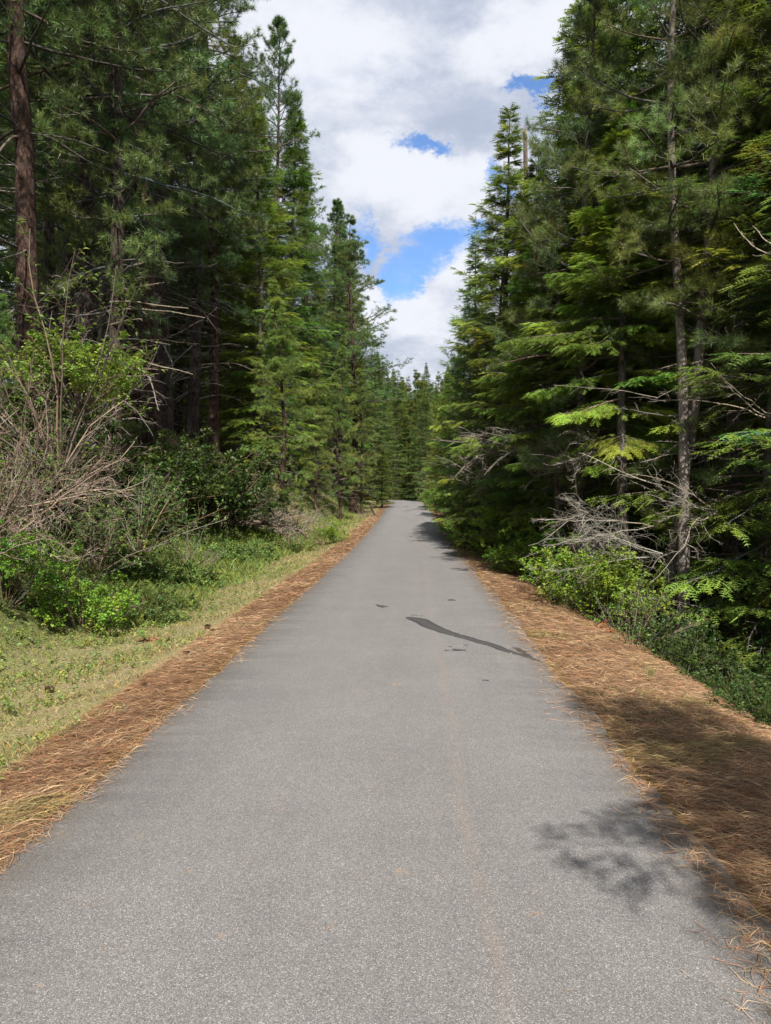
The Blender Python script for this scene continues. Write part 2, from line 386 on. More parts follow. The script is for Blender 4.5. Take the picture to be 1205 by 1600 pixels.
def make_fir(seed, H, zlo, Rmax, nb, r0=.14, col=(.105, .138, .032), sprig=.20, k2=18, k3=5, tk=8, gaps=.15, shape=.9, droop=.0, dead=(0, 0), lean=(0, 0), dead_n=14, each=False, hang=-.07):
    r = np.random.default_rng(seed); P, R = trunk_line(H, r0, lean, .012, r)
    S, t, h = crown_starts(P, R, nb, zlo, H, r, .82)
    prof = np.clip((1 - t) ** shape, .03, 1) * np.clip(.55 + t * 4 * .5, 0, 1)
    L = Rmax * prof * r.uniform(.62, 1.1, nb)
    lobes = 1 + .16 * np.sin(h * 2.1 + seed) + .1 * np.sin(h * 5.3)
    L *= lobes
    az = (np.arange(nb) * 2.399 + r.uniform(-.5, .5, nb))
    # uneven outline: some sectors weak
    L *= 1 - gaps * (np.sin(az * 2 + h * .9 + seed) > .4)
    e = -.18 + .95 * t ** 1.2 + r.normal(0, .1, nb)
    D = np.stack([np.cos(az) * np.cos(e), np.sin(az) * np.cos(e), np.sin(e)], 1)
    B = grow(S, D, L, 9, .045, (.012 - .06 * (1 - t)) + droop, r)
    B[:, 5:, 2] += (np.linspace(0, .10, 4)[None] * L[:, None]) * (1 - t)[:, None]
    mb = MB()
    rb = .006 + .0085 * L
    tubes(mb, B, rb[:, None] * np.linspace(1, .2, 9), 4, vary(GREY * .75, nb, r), 1)
    q, d, pa, tt = branch_off(B, k2, .12, .99, .95, r, flat=.82)
    l2 = (L[pa] * (1.02 - tt) ** .8 * .42 + .09) * r.uniform(.65, 1.15, len(tt))
    keep = r.uniform(0, 1, len(tt)) < np.clip(L[pa] / (Rmax * .62) + .25, .25, 1)
    q, d, pa, tt, l2 = q[keep], d[keep], pa[keep], tt[keep], l2[keep]
    B2 = grow(q, d, l2, 4, .06, hang, r)
    tubes(mb, B2, (.0025 + .004 * l2)[:, None] * np.linspace(1, .3, 4), 3, vary(GREY * .7, len(B2), r), 1)
    q3, d3, p3, t3 = branch_off(B2, k3, .1, 1.0, .62, r, flat=.8)
    kp = r.uniform(0, 1, len(t3)) < np.clip(l2[p3] / (sprig * 2.0) + .12, 0, 1)
    q3, d3, p3, t3 = q3[kp], d3[kp], p3[kp], t3[kp]
    # a sprig at the end of each side twig and at the tip of each limb
    qe, de = B2[:, -1], norm(B2[:, -1] - B2[:, -2]); qt, dt = B[:, -1], norm(B[:, -1] - B[:, -2])
    Q = np.concatenate([q3, qe, qt]); DD = np.concatenate([d3, de, dt]); tp = np.concatenate([tt[p3], tt, np.ones(nb)])
    hb = np.concatenate([t[pa][p3], t[pa], t])
    DD[:, 2] -= (.10 - 2.2 * hang - .07) * (1 - hb)
    cb = np.asarray(col)
    clump = vary(cb, nb, r, .18, .10); base = np.concatenate([clump[pa][p3], clump[pa], clump])
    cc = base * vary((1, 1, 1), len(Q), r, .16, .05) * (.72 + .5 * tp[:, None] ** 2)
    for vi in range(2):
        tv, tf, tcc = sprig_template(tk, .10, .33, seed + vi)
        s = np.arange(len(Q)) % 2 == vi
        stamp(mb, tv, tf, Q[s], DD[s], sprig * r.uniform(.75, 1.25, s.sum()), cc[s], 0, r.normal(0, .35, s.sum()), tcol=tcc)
    crown = mb.mesh('crown', [M_FIR, M_TWIG])
    dm = dead_branches(P, R, H, dead[0], dead[1], dead_n, Rmax * .8, r, each) if dead[1] > 0 else []
    PROTO_TRIS['fir%d' % seed] = mb.tris()
    return dict(trunk=trunk_mesh(P, R, M_BARK_GREY, r), crown=crown, dead=dm, H=H, kind='fir')
def make_pine(seed, H, zlo, Rmax, nb, r0=.28, col=(.062, .094, .034), needle=.20, nw=.045, tk=26, k2=7, k3=3, dead=(0, 0), dead_n=16, each=False, lean=(0, 0), up=.35, bark=None, shape=.55, whorl=0, wander=.02, low=.5, extra=1, dead_L=None, spread=(.25, 1.45), tubecol=None):
    r = np.random.default_rng(seed); P, R = trunk_line(H, r0, lean, wander, r, taper=.8)
    S, t, h = crown_starts(P, R, nb, zlo, H, r, .9)
    if whorl:
        hw = np.round(h / whorl) * whorl + r.normal(0, .03, nb); hw = np.clip(hw, zlo, H - .1)
        S = np.stack([np.interp(hw, P[:, 2], P[:, 0]), np.interp(hw, P[:, 2], P[:, 1]), hw], 1); h = hw
    L = Rmax * np.clip((1 - t) ** shape, .08, 1) * np.clip(low + t * 2.2, 0, 1) * r.uniform(.5, 1.1, nb)
    az = np.arange(nb) * 2.399 + r.uniform(-.6, .6, nb)
    e = -.22 + 1.0 * t ** 1.1 + r.normal(0, .16, nb)
    D = np.stack([np.cos(az) * np.cos(e), np.sin(az) * np.cos(e), np.sin(e)], 1)
    B = grow(S, D, L, 9, .09, up * .12 * r.uniform(-.2, 1.4, nb), r)
    mb = MB(); tcl = GREY * .62 if tubecol is None else np.asarray(tubecol)
    rb = .008 + .012 * L
    tubes(mb, B, rb[:, None] * np.linspace(1, .3, 9), 5, vary(tcl, nb, r), 1)
    q, d, pa, tt = branch_off(B, k2, .28, .97, .75, r, flat=.45)
    l2 = (L[pa] * (1.1 - tt) * .42 + .12) * r.uniform(.6, 1.2, len(tt))
    keep = r.uniform(0, 1, len(tt)) < np.clip(L[pa] / (Rmax * .55) + .3, .3, 1)
    q, d, pa, tt, l2 = q[keep], d[keep], pa[keep], tt[keep], l2[keep]
    B2 = grow(q, d, l2, 5, .1, .06, r)
    tubes(mb, B2, (.004 + .006 * l2)[:, None] * np.linspace(1, .5, 5), 3, vary(tcl, len(B2), r), 1)
    q3, d3, p3, t3 = branch_off(B2, k3, .35, .95, .7, r, flat=.2)
    l3 = (l2[p3] * .35 + .05) * r.uniform(.6, 1.2, len(t3))
    B3 = grow(q3, d3, l3, 3, .1, .1, r)
    tubes(mb, B3, np.full((len(B3), 1), .0045) * np.linspace(1, .8, 3), 3, vary(tcl, len(B3), r), 1)
    ends = [(B3[:, -1], norm(B3[:, -1] - B3[:, -2]), pa[p3]), (B2[:, -1], norm(B2[:, -1] - B2[:, -2]), pa), (B[:, -1], norm(B[:, -1] - B[:, -2]), np.arange(nb))]
    for e_ in range(extra): ends.append((B2[:, 2 + e_], norm(B2[:, 3 + e_] - B2[:, 2 + e_]), pa))
    Q = np.concatenate([x[0] for x in ends]); DD = np.concatenate([x[1] for x in ends]); PA = np.concatenate([x[2] for x in ends])
    clump = vary(col, nb, r, .2, .10)
    cc = clump[PA] * vary((1, 1, 1), len(Q), r, .18, .06)
    nv = 3
    for vi in range(nv):
        tv, tf, tcc = tuft_template(tk, nw, spread[0], spread[1], seed * 7 + vi, .06)
        s = np.arange(len(Q)) % nv == vi
        stamp(mb, tv, tf, Q[s], DD[s], needle * r.uniform(.75, 1.2, s.sum()), cc[s], 0, r.uniform(0, 6.28, s.sum()), tcol=tcc)
    crown = mb.mesh('crown', [M_PINE, M_TWIG])
    dm = dead_branches(P, R, H, dead[0], dead[1], dead_n, dead_L or Rmax * .75, r, each) if dead[1] > 0 else []
    PROTO_TRIS['pine%d' % seed] = mb.tris()
    return dict(trunk=trunk_mesh(P, R, bark or M_BARK_RED, r, 16), crown=crown, dead=dm, H=H, kind='pine')
def place(pr, name, label, x, y, H=None, rz=None, group=None, cat='tree', tilt=(0, 0), z=None, dead=True, wide=1.0):
    zz = float(height(x, y)) if z is None else z
    sc = 1.0 if H is None else (H - zz) / pr['H']
    t = thing(name, label, cat, (x, y, zz - .05), random.uniform(0, 6.28) if rz is None else rz, (sc * wide, sc * wide, sc), group, tilt)
    link('trunk', pr['trunk'], t); link('crown', pr['crown'], t)
    if dead:
        for d in pr['dead']:
            o = link('dead_branch', d, t)
            if len(pr['dead']) == 1: o.name = 'dead_limbs'; o['kind'] = 'stuff'
    return t
def top_z(py, y): return CAM_H + (772 - py) / 1130 * y

# prototypes ------------------------------------------------------
PINE_BIG = make_pine(1, 30, 8.5, 5.6, 128, .30, k2=9, k3=3, tk=26, needle=.26, nw=.05, dead=(3.5, 9), dead_n=22, each=False)
PINE_BIG2 = make_pine(2, 27, 6.5, 4.9, 140, .26, k2=8, k3=3, tk=24, needle=.26, nw=.05, dead=(2, 7), dead_n=26, lean=(.03, .01), bark=M_BARK_DARK)
PINE_MID = make_pine(3, 20, 3.0, 3.3, 130, .17, col=(.098, .135, .040), k2=8, k3=3, tk=22, needle=.24, nw=.05, dead=(1, 4), dead_n=16, shape=.8)
PINE_YOUNG = make_pine(4, 10, 1.5, 1.7, 85, .085, col=(.090, .130, .042), k2=6, k3=3, tk=24, needle=.20, nw=.04, whorl=.55, dead=(.6, 2.8), dead_n=12, shape=.8, up=.6, bark=M_BARK_GREY)
WHITE_PINE = make_pine(5, 15, 3.2, 2.9, 110, .14, col=(.085, .130, .052), k2=8, k3=3, tk=34, needle=.17, nw=.03, whorl=.6, dead=(.8, 4.2), dead_n=14, shape=.6, up=.5, bark=M_BARK_GREY, each=True, dead_L=1.7)
WP_TALL = make_pine(6, 20, 6.6, 2.6, 84, .125, col=(.085, .128, .048), k2=8, k3=3, tk=36, needle=.18, nw=.032, whorl=.6, dead=(1.0, 6.2), dead_n=20, shape=.5, up=.5, bark=M_BARK_PALE, each=True, dead_L=1.6, wander=.03)
FIR_A = make_fir(11, 14, .8, 3.0, 190, .15, hang=-.11, dead=(.4, 1.8), dead_n=8)
FIR_B = make_fir(12, 24, 2.0, 4.3, 230, .22, col=(.125, .150, .032), sprig=.30, k2=18, k3=5, dead=(.8, 4), dead_n=14)
FIR_C = make_fir(13, 11, 3.6, 2.3, 95, .11, col=(.125, .165, .036), sprig=.16, k2=30, k3=7, hang=-.16, gaps=.35, dead=(.6, 3.9), dead_n=16, each=True, droop=-.012)
FIR_D = make_fir(14, 22, 1.5, 3.9, 190, .2, col=(.068, .100, .038), sprig=.34, k2=14, k3=4, gaps=.3, shape=.75, dead=(.8, 5), dead_n=16)
POLE = make_fir(15, 16, 7.5, 1.9, 90, .10, col=(.060, .085, .028), sprig=.26, k2=12, k3=4, gaps=.4, dead=(.6, 8.0), dead_n=42)
SPARSE_FIR = make_fir(17, 8, 2.6, 2.7, 48, .09, sprig=.20, k2=20, k3=5, gaps=.5, shape=.45, hang=-.12)
SEEDLING = make_fir(16, 1.5, .12, .55, 46, .018, col=(.095, .16, .028), sprig=.085, k2=10, k3=3)

# ------------------------------------------------------------------ ground
def axis(lo, hi, fine_lo, fine_hi, step, growf):
    a = list(np.arange(fine_lo, fine_hi, step)); s = step; x = fine_lo
    while x > lo: s *= growf; x -= s; a.insert(0, x)
    s = step; x = a[-1]
    while x < hi: s *= growf; x += s; a.append(x)
    return np.array(a)
gx = axis(-700, 700, -8, 6, .12, 1.09); gy = axis(-120, 900, 1.0, 34, .16, 1.06)
X, Y = np.meshgrid(gx, gy); Zg = height(X, Y)
V = np.stack([X, Y, Zg], -1).reshape(-1, 3); nx, ny = len(gx), len(gy)
I = (np.arange(ny - 1)[:, None] * nx + np.arange(nx - 1)).ravel()
F = np.stack([I, I + 1, I + nx + 1, I + nx], -1)
mb = MB(); off = (X - xc(np.minimum(Y, 110))).ravel()
mb.add(V, F, np.stack([off, Y.ravel(), Y.ravel()], 1)); PROTO_TRIS['ground'] = mb.tris()
def ground_mat():
    m, nt, out = mat_new('forest_ground'); L = nt.links
    at = N(nt, 'ShaderNodeAttribute', attribute_name='col'); sp = N(nt, 'ShaderNodeSeparateXYZ'); L.new(at.outputs['Vector'], sp.inputs[0])
    g = N(nt, 'ShaderNodeNewGeometry')
    def noise(sc, det=5, ro=.6):
        n = N(nt, 'ShaderNodeTexNoise'); L.new(g.outputs['Position'], n.inputs['Vector']); n.inputs['Scale'].default_value = sc; n.inputs['Detail'].default_value = det; n.inputs['Roughness'].default_value = ro; return n.outputs['Fac']
    def mth(op, a, b):
        n = N(nt, 'ShaderNodeMath', operation=op)
        for i, v_ in enumerate((a, b)):
            if isinstance(v_, (int, float)): n.inputs[i].default_value = v_
            else: L.new(v_, n.inputs[i])
        return n.outputs[0]
    def mr(v_, a, b):
        n = N(nt, 'ShaderNodeMapRange', interpolation_type='SMOOTHSTEP'); L.new(v_, n.inputs[0]); n.inputs[1].default_value = a; n.inputs[2].default_value = b; return n.outputs[0]
    def mix(f, a, b):
        n = N(nt, 'ShaderNodeMix', data_type='RGBA')
        if isinstance(f, (int, float)): n.inputs[0].default_value = f
        else: L.new(f, n.inputs[0])
        for i, v_ in ((6, a), (7, b)):
            if isinstance(v_, tuple): n.inputs[i].default_value = (*v_, 1)
            else: L.new(v_, n.inputs[i])
        return n.outputs[2]
    n1, n2, n3, n4 = noise(1.1), noise(6), noise(45, 3), noise(.35)
    offn = mth('ADD', sp.outputs['X'], mth('MULTIPLY', mth('SUBTRACT', n1, .5), .9))
    offn = mth('ADD', offn, mth('MULTIPLY', mth('SUBTRACT', n2, .5), .35))
    litter = mix(mr(n2, .35, .68), (.20, .105, .055), (.27, .17, .095)); litter = mix(mr(n3, .38, .66), (.07, .04, .026), litter)
    straw = mix(mr(n2, .35, .65), (.27, .21, .12), (.20, .20, .08)); straw = mix(mr(n3, .35, .6), (.11, .09, .05), straw)
    green = mix(mr(n2, .4, .7), (.10, .13, .035), (.16, .17, .055)); green = mix(mr(n3, .35, .6), (.05, .05, .025), green)
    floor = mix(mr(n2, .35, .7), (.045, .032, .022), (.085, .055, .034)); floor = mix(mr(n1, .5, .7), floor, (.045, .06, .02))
    c = mix(mr(offn, -2.32, -2.12), straw, litter)
    c = mix(mr(offn, -4.6, -3.4), green, c)
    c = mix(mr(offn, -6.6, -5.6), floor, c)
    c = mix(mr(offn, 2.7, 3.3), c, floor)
    # bare soil on the cut bank
    soil = mix(mr(n2, .35, .7), (.17, .10, .065), (.25, .17, .115))
    ymask = mth('MULTIPLY', mr(sp.outputs['Y'], 24, 29), mth('SUBTRACT', 1.0, mr(sp.outputs['Y'], 50, 60)))
    xm = mth('MULTIPLY', mr(offn, -8.0, -6.5), mth('SUBTRACT', 1.0, mr(offn, -3.6, -3.0)))
    c = mix(mth('MULTIPLY', mth('MULTIPLY', ymask, xm), mr(n1, .38, .55)), c, soil)
    # mossy seam right along the asphalt
    e1 = mth('SUBTRACT', 1.0, mr(mth('ABSOLUTE', mth('SUBTRACT', sp.outputs['X'], XL), 0), .02, .16))
    e2 = mth('SUBTRACT', 1.0, mr(mth('ABSOLUTE', mth('SUBTRACT', sp.outputs['X'], XR), 0), .02, .12))
    c = mix(mth('MULTIPLY', mth('MAXIMUM', e1, e2), .8), c, (.13, .085, .022))
    b = N(nt, 'ShaderNodeBsdfPrincipled'); L.new(c, b.inputs['Base Color']); b.inputs['Roughness'].default_value = .95; b.inputs['Specular IOR Level'].default_value = .1
    bp = N(nt, 'ShaderNodeBump'); bp.inputs['Strength'].default_value = .7; bp.inputs['Distance'].default_value = .03; L.new(mth('ADD', n2, n3), bp.inputs['Height']); L.new(bp.outputs[0], b.inputs['Normal'])
    L.new(b.outputs[0], out.inputs[0]); return m
go = link('ground', mb.mesh('ground', [ground_mat()], True)); go['kind'] = 'structure'

# ------------------------------------------------------------------ path
def asphalt_mat():
    m, nt, out = mat_new('worn_asphalt'); L = nt.links
    g = N(nt, 'ShaderNodeNewGeometry'); sp = N(nt, 'ShaderNodeSeparateXYZ'); L.new(g.outputs['Position'], sp.inputs[0])
    def noise(sc, det=4, ro=.6, vec=None):
        n = N(nt, 'ShaderNodeTexNoise'); L.new(vec or g.outputs['Position'], n.inputs['Vector']); n.inputs['Scale'].default_value = sc; n.inputs['Detail'].default_value = det; n.inputs['Roughness'].default_value = ro; return n.outputs['Fac']
    vo = N(nt, 'ShaderNodeTexVoronoi'); L.new(g.outputs['Position'], vo.inputs['Vector']); vo.inputs['Scale'].default_value = 290
    se = N(nt, 'ShaderNodeSeparateColor'); L.new(vo.outputs['Color'], se.inputs[0])
    cr = N(nt, 'ShaderNodeValToRGB'); L.new(se.outputs[0], cr.inputs[0]); e = cr.color_ramp.elements
    e[0].position = 0; e[0].color = (.090, .084, .082, 1); e[1].position = 1; e[1].color = (.34, .325, .32, 1)
    for p_, c_ in ((.3, (.122, .114, .111)), (.62, (.158, .149, .145)), (.9, (.205, .194, .189))):
        q = cr.color_ramp.elements.new(p_); q.color = (*c_, 1)
    def mix(f, a, b, bt='MIX'):
        n = N(nt, 'ShaderNodeMix', data_type='RGBA', blend_type=bt)
        if isinstance(f, (int, float)): n.inputs[0].default_value = f
        else: L.new(f, n.inputs[0])
        for i, v_ in ((6, a), (7, b)):
            if isinstance(v_, tuple): n.inputs[i].default_value = (*v_, 1)
            else: L.new(v_, n.inputs[i])
        return n.outputs[2]
    def mr(v_, a, b, c=0, d=1):
        n = N(nt, 'ShaderNodeMapRange', interpolation_type='SMOOTHSTEP'); L.new(v_, n.inputs[0]); n.inputs[1].default_value = a; n.inputs[2].default_value = b; n.inputs[3].default_value = c; n.inputs[4].default_value = d; return n.outputs[0]
    def mth(op, a, b):
        n = N(nt, 'ShaderNodeMath', operation=op)
        for i, v_ in enumerate((a, b)):
            if isinstance(v_, (int, float)): n.inputs[i].default_value = v_
            else: L.new(v_, n.inputs[i])
        return n.outputs[0]
    # dark pits between stones
    ed = mr(vo.outputs['Distance'], .3, .7, 1, .8)
    c = mix(1.0, cr.outputs[0], ed, 'MULTIPLY')
    big = mr(noise(1.3, 5), .3, .7, 1.02, 1.12); mid = mr(noise(9, 4), .3, .7, .97, 1.03)
    c = mix(1.0, c, mth('MULTIPLY', big, mid), 'MULTIPLY')
    # long wear streaks along the path
    mp = N(nt, 'ShaderNodeMapping'); L.new(g.outputs['Position'], mp.inputs[0]); mp.inputs['Scale'].default_value = (2.4, .12, 1)
    c = mix(1.0, c, mr(noise(1, 5, .6, mp.outputs[0]), .3, .7, .965, 1.035), 'MULTIPLY')
    # faint rusty needle-dust line along the crown of the path
    wv = noise(.6, 2)
    ln = mth('ABSOLUTE', mth('SUBTRACT', mth('SUBTRACT', sp.outputs['X'], .26), mth('MULTIPLY', mth('SUBTRACT', wv, .5), .22)), 0)
    stain = mth('MULTIPLY', mr(ln, .06, .0), mr(noise(2.3, 5, .7), .30, .72))
    c = mix(mth('MULTIPLY', stain, .08), c, (.42, .25, .11))
    st2 = mth('MULTIPLY', mr(noise(5.3, 3, .5), .66, .76), mr(noise(28, 3), .45, .65)); c = mix(mth('MULTIPLY', st2, .5), c, (.34, .21, .11))
    # dirty margins
    edg = mth('ADD', mr(sp.outputs['X'], -1.45, -1.85), mr(mth('ADD', sp.outputs['X'], mth('MULTIPLY', noise(2.2, 4), .35)), 1.15, 1.5))
    c = mix(mth('MULTIPLY', mth('MULTIPLY', edg, mr(noise(24, 4), .35, .65)), .55), c, (.13, .095, .05))
    b = N(nt, 'ShaderNodeBsdfPrincipled'); L.new(c, b.inputs['Base Color']); b.inputs['Roughness'].default_value = .78; b.inputs['Specular IOR Level'].default_value = .35
    bp = N(nt, 'ShaderNodeBump'); bp.inputs['Strength'].default_value = .45; bp.inputs['Distance'].default_value = .003
    L.new(mth('SUBTRACT', se.outputs[1], vo.outputs['Distance']), bp.inputs['Height']); L.new(bp.outputs[0], b.inputs['Normal'])
    L.new(b.outputs[0], out.inputs[0]); return m
py_ = np.concatenate([np.arange(-30, 0, 1.0), np.arange(0, 30, .06), np.arange(30, 135, .5)])
r = np.random.default_rng(3)
def edge_noise(y, s): return .02 * np.sin(y * .83 + s * 3) + .015 * np.sin(y * 1.9 + s) + .018 * np.sin(y * 3.1 + s) + .012 * np.sin(y * 9.7 + s * 2) + .008 * np.sin(y * 31 + s * 5) + .10 * 0
le = XL + xc(py_) + edge_noise(py_, 1) + r.normal(0, .004, len(py_)); ri = XR + .04 + xc(py_) + edge_noise(py_, 4) + r.normal(0, .004, len(py_))
tt = np.array([0, .004, .25, .5, .75, .996, 1.0]); zz = zp(py_)
Vx = le[:, None] * (1 - tt) + ri[:, None] * tt
Vz = zz[:, None] + .012 + np.array([-.06, 0, .012, .02, .012, 0, -.06])
V = np.stack([Vx, np.broadcast_to(py_[:, None], Vx.shape), Vz], -1).reshape(-1, 3)
k = len(tt); I = (np.arange(len(py_) - 1)[:, None] * k + np.arange(k - 1)).ravel()
mb = MB(); mb.add(V, np.stack([I, I + 1, I + k + 1, I + k], -1), (1, 1, 1))
path = link('path', mb.mesh('path', [asphalt_mat()], True)); path['kind'] = 'structure'

def path_z(x, y):
    t = (np.asarray(x) - xc(y) - XL) / (XR - XL)
    return zp(y) + .012 + np.interp(t, [0, .25, .5, .75, 1], [0, .012, .02, .012, 0])
def px_ground(px, py):
    """photo pixel -> point of the flat near path"""
    h = CAM_H - .02
    a = math.atan((px - 602.5) / 1130) - math.radians(YAW); d = h * 1130 / (py - 772)
    return xat(px, d), d
def tar_mat():
    m, nt, out = mat_new('crack_sealant'); L = nt.links
    g = N(nt, 'ShaderNodeNewGeometry'); n = N(nt, 'ShaderNodeTexNoise'); L.new(g.outputs['Position'], n.inputs['Vector']); n.inputs['Scale'].default_value = 120; n.inputs['Detail'].default_value = 3
    cr = N(nt, 'ShaderNodeValToRGB'); L.new(n.outputs['Fac'], cr.inputs[0]); cr.color_ramp.elements[0].position = .3; cr.color_ramp.elements[0].color = (.024, .023, .024, 1); cr.color_ramp.elements[1].position = .75; cr.color_ramp.elements[1].color = (.065, .06, .058, 1)
    b = N(nt, 'ShaderNodeBsdfPrincipled'); L.new(cr.outputs[0], b.inputs['Base Color']); b.inputs['Roughness'].default_value = .7
    bp = N(nt, 'ShaderNodeBump'); bp.inputs['Strength'].default_value = .3; bp.inputs['Distance'].default_value = .002; L.new(n.outputs['Fac'], bp.inputs['Height']); L.new(bp.outputs[0], b.inputs['Normal'])
    L.new(b.outputs[0], out.inputs[0]); return m
M_TAR = tar_mat()
def tar_strip(pts, name='crack_sealant', label=None, flat=False):
    """poured strip: list of (px, py, half width in m across)"""
    P = []
    for px, py, w in pts:
        x, y = px_ground(px, py); P.append((x, y, w))
    P = np.array(P); n = 60; s = np.linspace(0, len(P) - 1, n)
    Q = np.stack([np.interp(s, np.arange(len(P)), P[:, j]) for j in range(3)], 1)
    for _ in range(3): Q[1:-1] = (Q[:-2] + Q[1:-1] * 2 + Q[2:]) / 4
    T = np.gradient(Q[:, :2], axis=0); T /= np.linalg.norm(T, axis=1)[:, None]; Nn = np.stack([-T[:, 1], T[:, 0]], 1)
    a = r.normal(0, .006, n); b_ = r.normal(0, .006, n)
    Lf = Q[:, :2] + Nn * (Q[:, 2] + a * (Q[:, 2] > .01))[:, None]; Rt = Q[:, :2] - Nn * (Q[:, 2] + b_ * (Q[:, 2] > .01))[:, None]
    A = np.stack([Lf, (Lf + Rt) / 2, Rt], 1); z = path_z(A[..., 0], A[..., 1]) + .004; z[:, 1] += .003
    V = np.concatenate([A, z[..., None]], -1)
    low = V[:, [0, 2]].copy(); low[..., 2] -= .006
    V = np.concatenate([low[:, :1], V, low[:, 1:]], 1)
    I = (np.arange(n - 1)[:, None] * 5 + np.arange(4)).ravel()
    mb = MB(); mb.add(V.reshape(-1, 3), np.stack([I, I + 5, I + 6, I + 1], -1), (1, 1, 1))
    o = link(name, mb.mesh(name, [M_TAR], True), path)
    if label: o['label'] = label
    return o
def tar_blob(px, py, rx, ry, seed, label=None, ang=0):
    rr = np.random.default_rng(seed); x, y = px_ground(px, py); n = 40; a = np.arange(n) * 2 * PI / n
    k = 1 + .22 * np.sin(a * 3 + seed) + .15 * np.sin(a * 5 + seed * 2) + rr.normal(0, .07, n)
    ex, ey = rx * np.cos(a) * k, ry * np.sin(a) * k
    R_ = np.stack([x + ex * math.cos(ang) - ey * math.sin(ang), y + ex * math.sin(ang) + ey * math.cos(ang)], 1)
    V = np.concatenate([[[x, y, float(path_z(x, y)) + .007]], np.concatenate([R_, (path_z(R_[:, 0], R_[:, 1]) + .0035)[:, None]], 1)])
    F = np.array([[0, 1 + i, 1 + (i + 1) % n] for i in range(n)])
    mb = MB(); mb.add(V, F, (1, 1, 1)); o = link('tar_patch', mb.mesh('tar_patch', [M_TAR], True), path)
    if label: o['label'] = label
tar_strip([(634, 967, .005), (638, 967, .06), (655, 970, .11), (675, 981, .10), (700, 990, .075), (725, 996, .06), (745, 1002, .065), (770, 1008, .06), (790, 1016, .05), (815, 1022, .035), (850, 1033, .006)], label='long dark sealant strip running to the right edge')
tar_strip([(800, 1010, .004), (808, 1012, .03), (820, 1019, .025), (834, 1027, .004)])
tar_blob(596, 949, .055, .13, 3, 'small dark patch nearest the middle of the path', .5); tar_blob(706, 938, .06, .07, 5, None, .6)
tar_blob(717, 1017, .07, .04, 8); tar_blob(704, 1012, .02, .012, 9); tar_blob(729, 1009, .022, .01, 12); tar_blob(699, 1018, .03, .012, 14)
tar_blob(648, 963, .05, .012, 21); tar_blob(660, 964, .03, .01, 22); tar_blob(760, 1064, .03, .012, 23)

# ------------------------------------------------------------------ litter, grass and small herbs beside the path
def scatter(n, ylo, yhi, xlo, xhi, power, r, jx=None):
    y = ylo * (yhi / ylo) ** (r.uniform(0, 1, n) ** power); x = r.uniform(xlo, xhi, n)
    return x + xc(y), y
r = np.random.default_rng(21)
def needles(mb, x, y, z, ang, L, w, col, r, lift=.02):
    n = len(x); d = np.stack([np.sin(ang), np.cos(ang), r.normal(0, .10, n)], 1); side = np.stack([np.cos(ang), -np.sin(ang), r.normal(0, .3, n)], 1)
    c = np.stack([x, y, z + lift * r.uniform(0.1, 1, n)], 1); h = L[:, None] * .5; bend = r.normal(0, .12, n)[:, None]
    a = c - d * h; m_ = c + side * bend * L[:, None]; m_[:, 2] += L * .04; b = c + d * h; w = w[:, None]
    V = np.stack([a, m_ - side * w, m_ + side * w, b], 1).reshape(-1, 3)
    I = (np.arange(n) * 4)[:, None]; F = np.concatenate([I + [0, 1, 2], I + [1, 3, 2]])
    mb.add(V, F, np.repeat(col, 4, 0))
PAL = np.array([(.44, .265, .145), (.38, .195, .10), (.27, .13, .07), (.47, .34, .20), (.20, .125, .075), (.34, .235, .125), (.12, .075, .048)])
mb = MB()
for side, n in ((-1, 80000), (1, 118000)):
    if side < 0: x, y = scatter(n, 2.4, 42, -2.38, XL + .03, 1.15, r); om = 1.0
    else: x, y = scatter(n, 1.9, 42, XR - .03, 3.5, 1.15, r); om = -1.2
    patch = wob(x, y, 2.2)
    ang = om + r.normal(0, .6, n) + patch * .5
    edge = np.abs(x - xc(y) - (XL if side < 0 else XR))
    keep = (edge > .10) | (r.uniform(0, 1, n) < .45)
    L = r.uniform(.07, .17, n) * (1 + y / 40); w = (.0005 + .00013 * y) * r.uniform(.6, 2.0, n)
    ci = r.integers(0, 7, n); pb = (patch > .15)
    col = PAL[ci] * r.uniform(.5, 1.45, (n, 1)); col[pb] *= (.78, .72, .70); gg = patch < -.45; col[gg] *= (.86, 1.0, .80)
    needles(mb, x[keep], y[keep], height(x[keep], y[keep]), ang[keep], L[keep], w[keep], col[keep], r, .045)
# needles blown onto the asphalt margin and here and there on the path
n = 5200; sd_ = r.uniform(0, 1, n) < .5; y = 1.9 * (30 / 1.9) ** r.uniform(0, 1, n); e = np.abs(r.normal(0, .05, n)) * (1 + 2.2 * np.clip(wob(y * 1.5, sd_ * 4.0, 2.5) + .3, 0, 2))
x = np.where(sd_, XL + e * .6, XR - e) + xc(y); needles(mb, x, y, path_z(x, y) + .002, r.uniform(0, 6.28, n), r.uniform(.05, .16, n), (.0010 + .00018 * y), PAL[r.integers(0, 6, n)], r, .006)
n = 110; y = r.uniform(1.9, 9, n); x = r.uniform(XL, XR, n); needles(mb, x, y, path_z(x, y) + .002, r.uniform(0, 6.28, n), r.uniform(.02, .09, n), np.full(n, .0011), PAL[r.integers(0, 6, n)], r, .004)
PROTO_TRIS['litter'] = mb.tris()
lo = link('pine_needle_litter', mb.mesh('pine_needle_litter', [M_DRY])); tag(lo, 'orange brown fallen pine needles along both edges of the path', 'needle litter'); lo['kind'] = 'stuff'

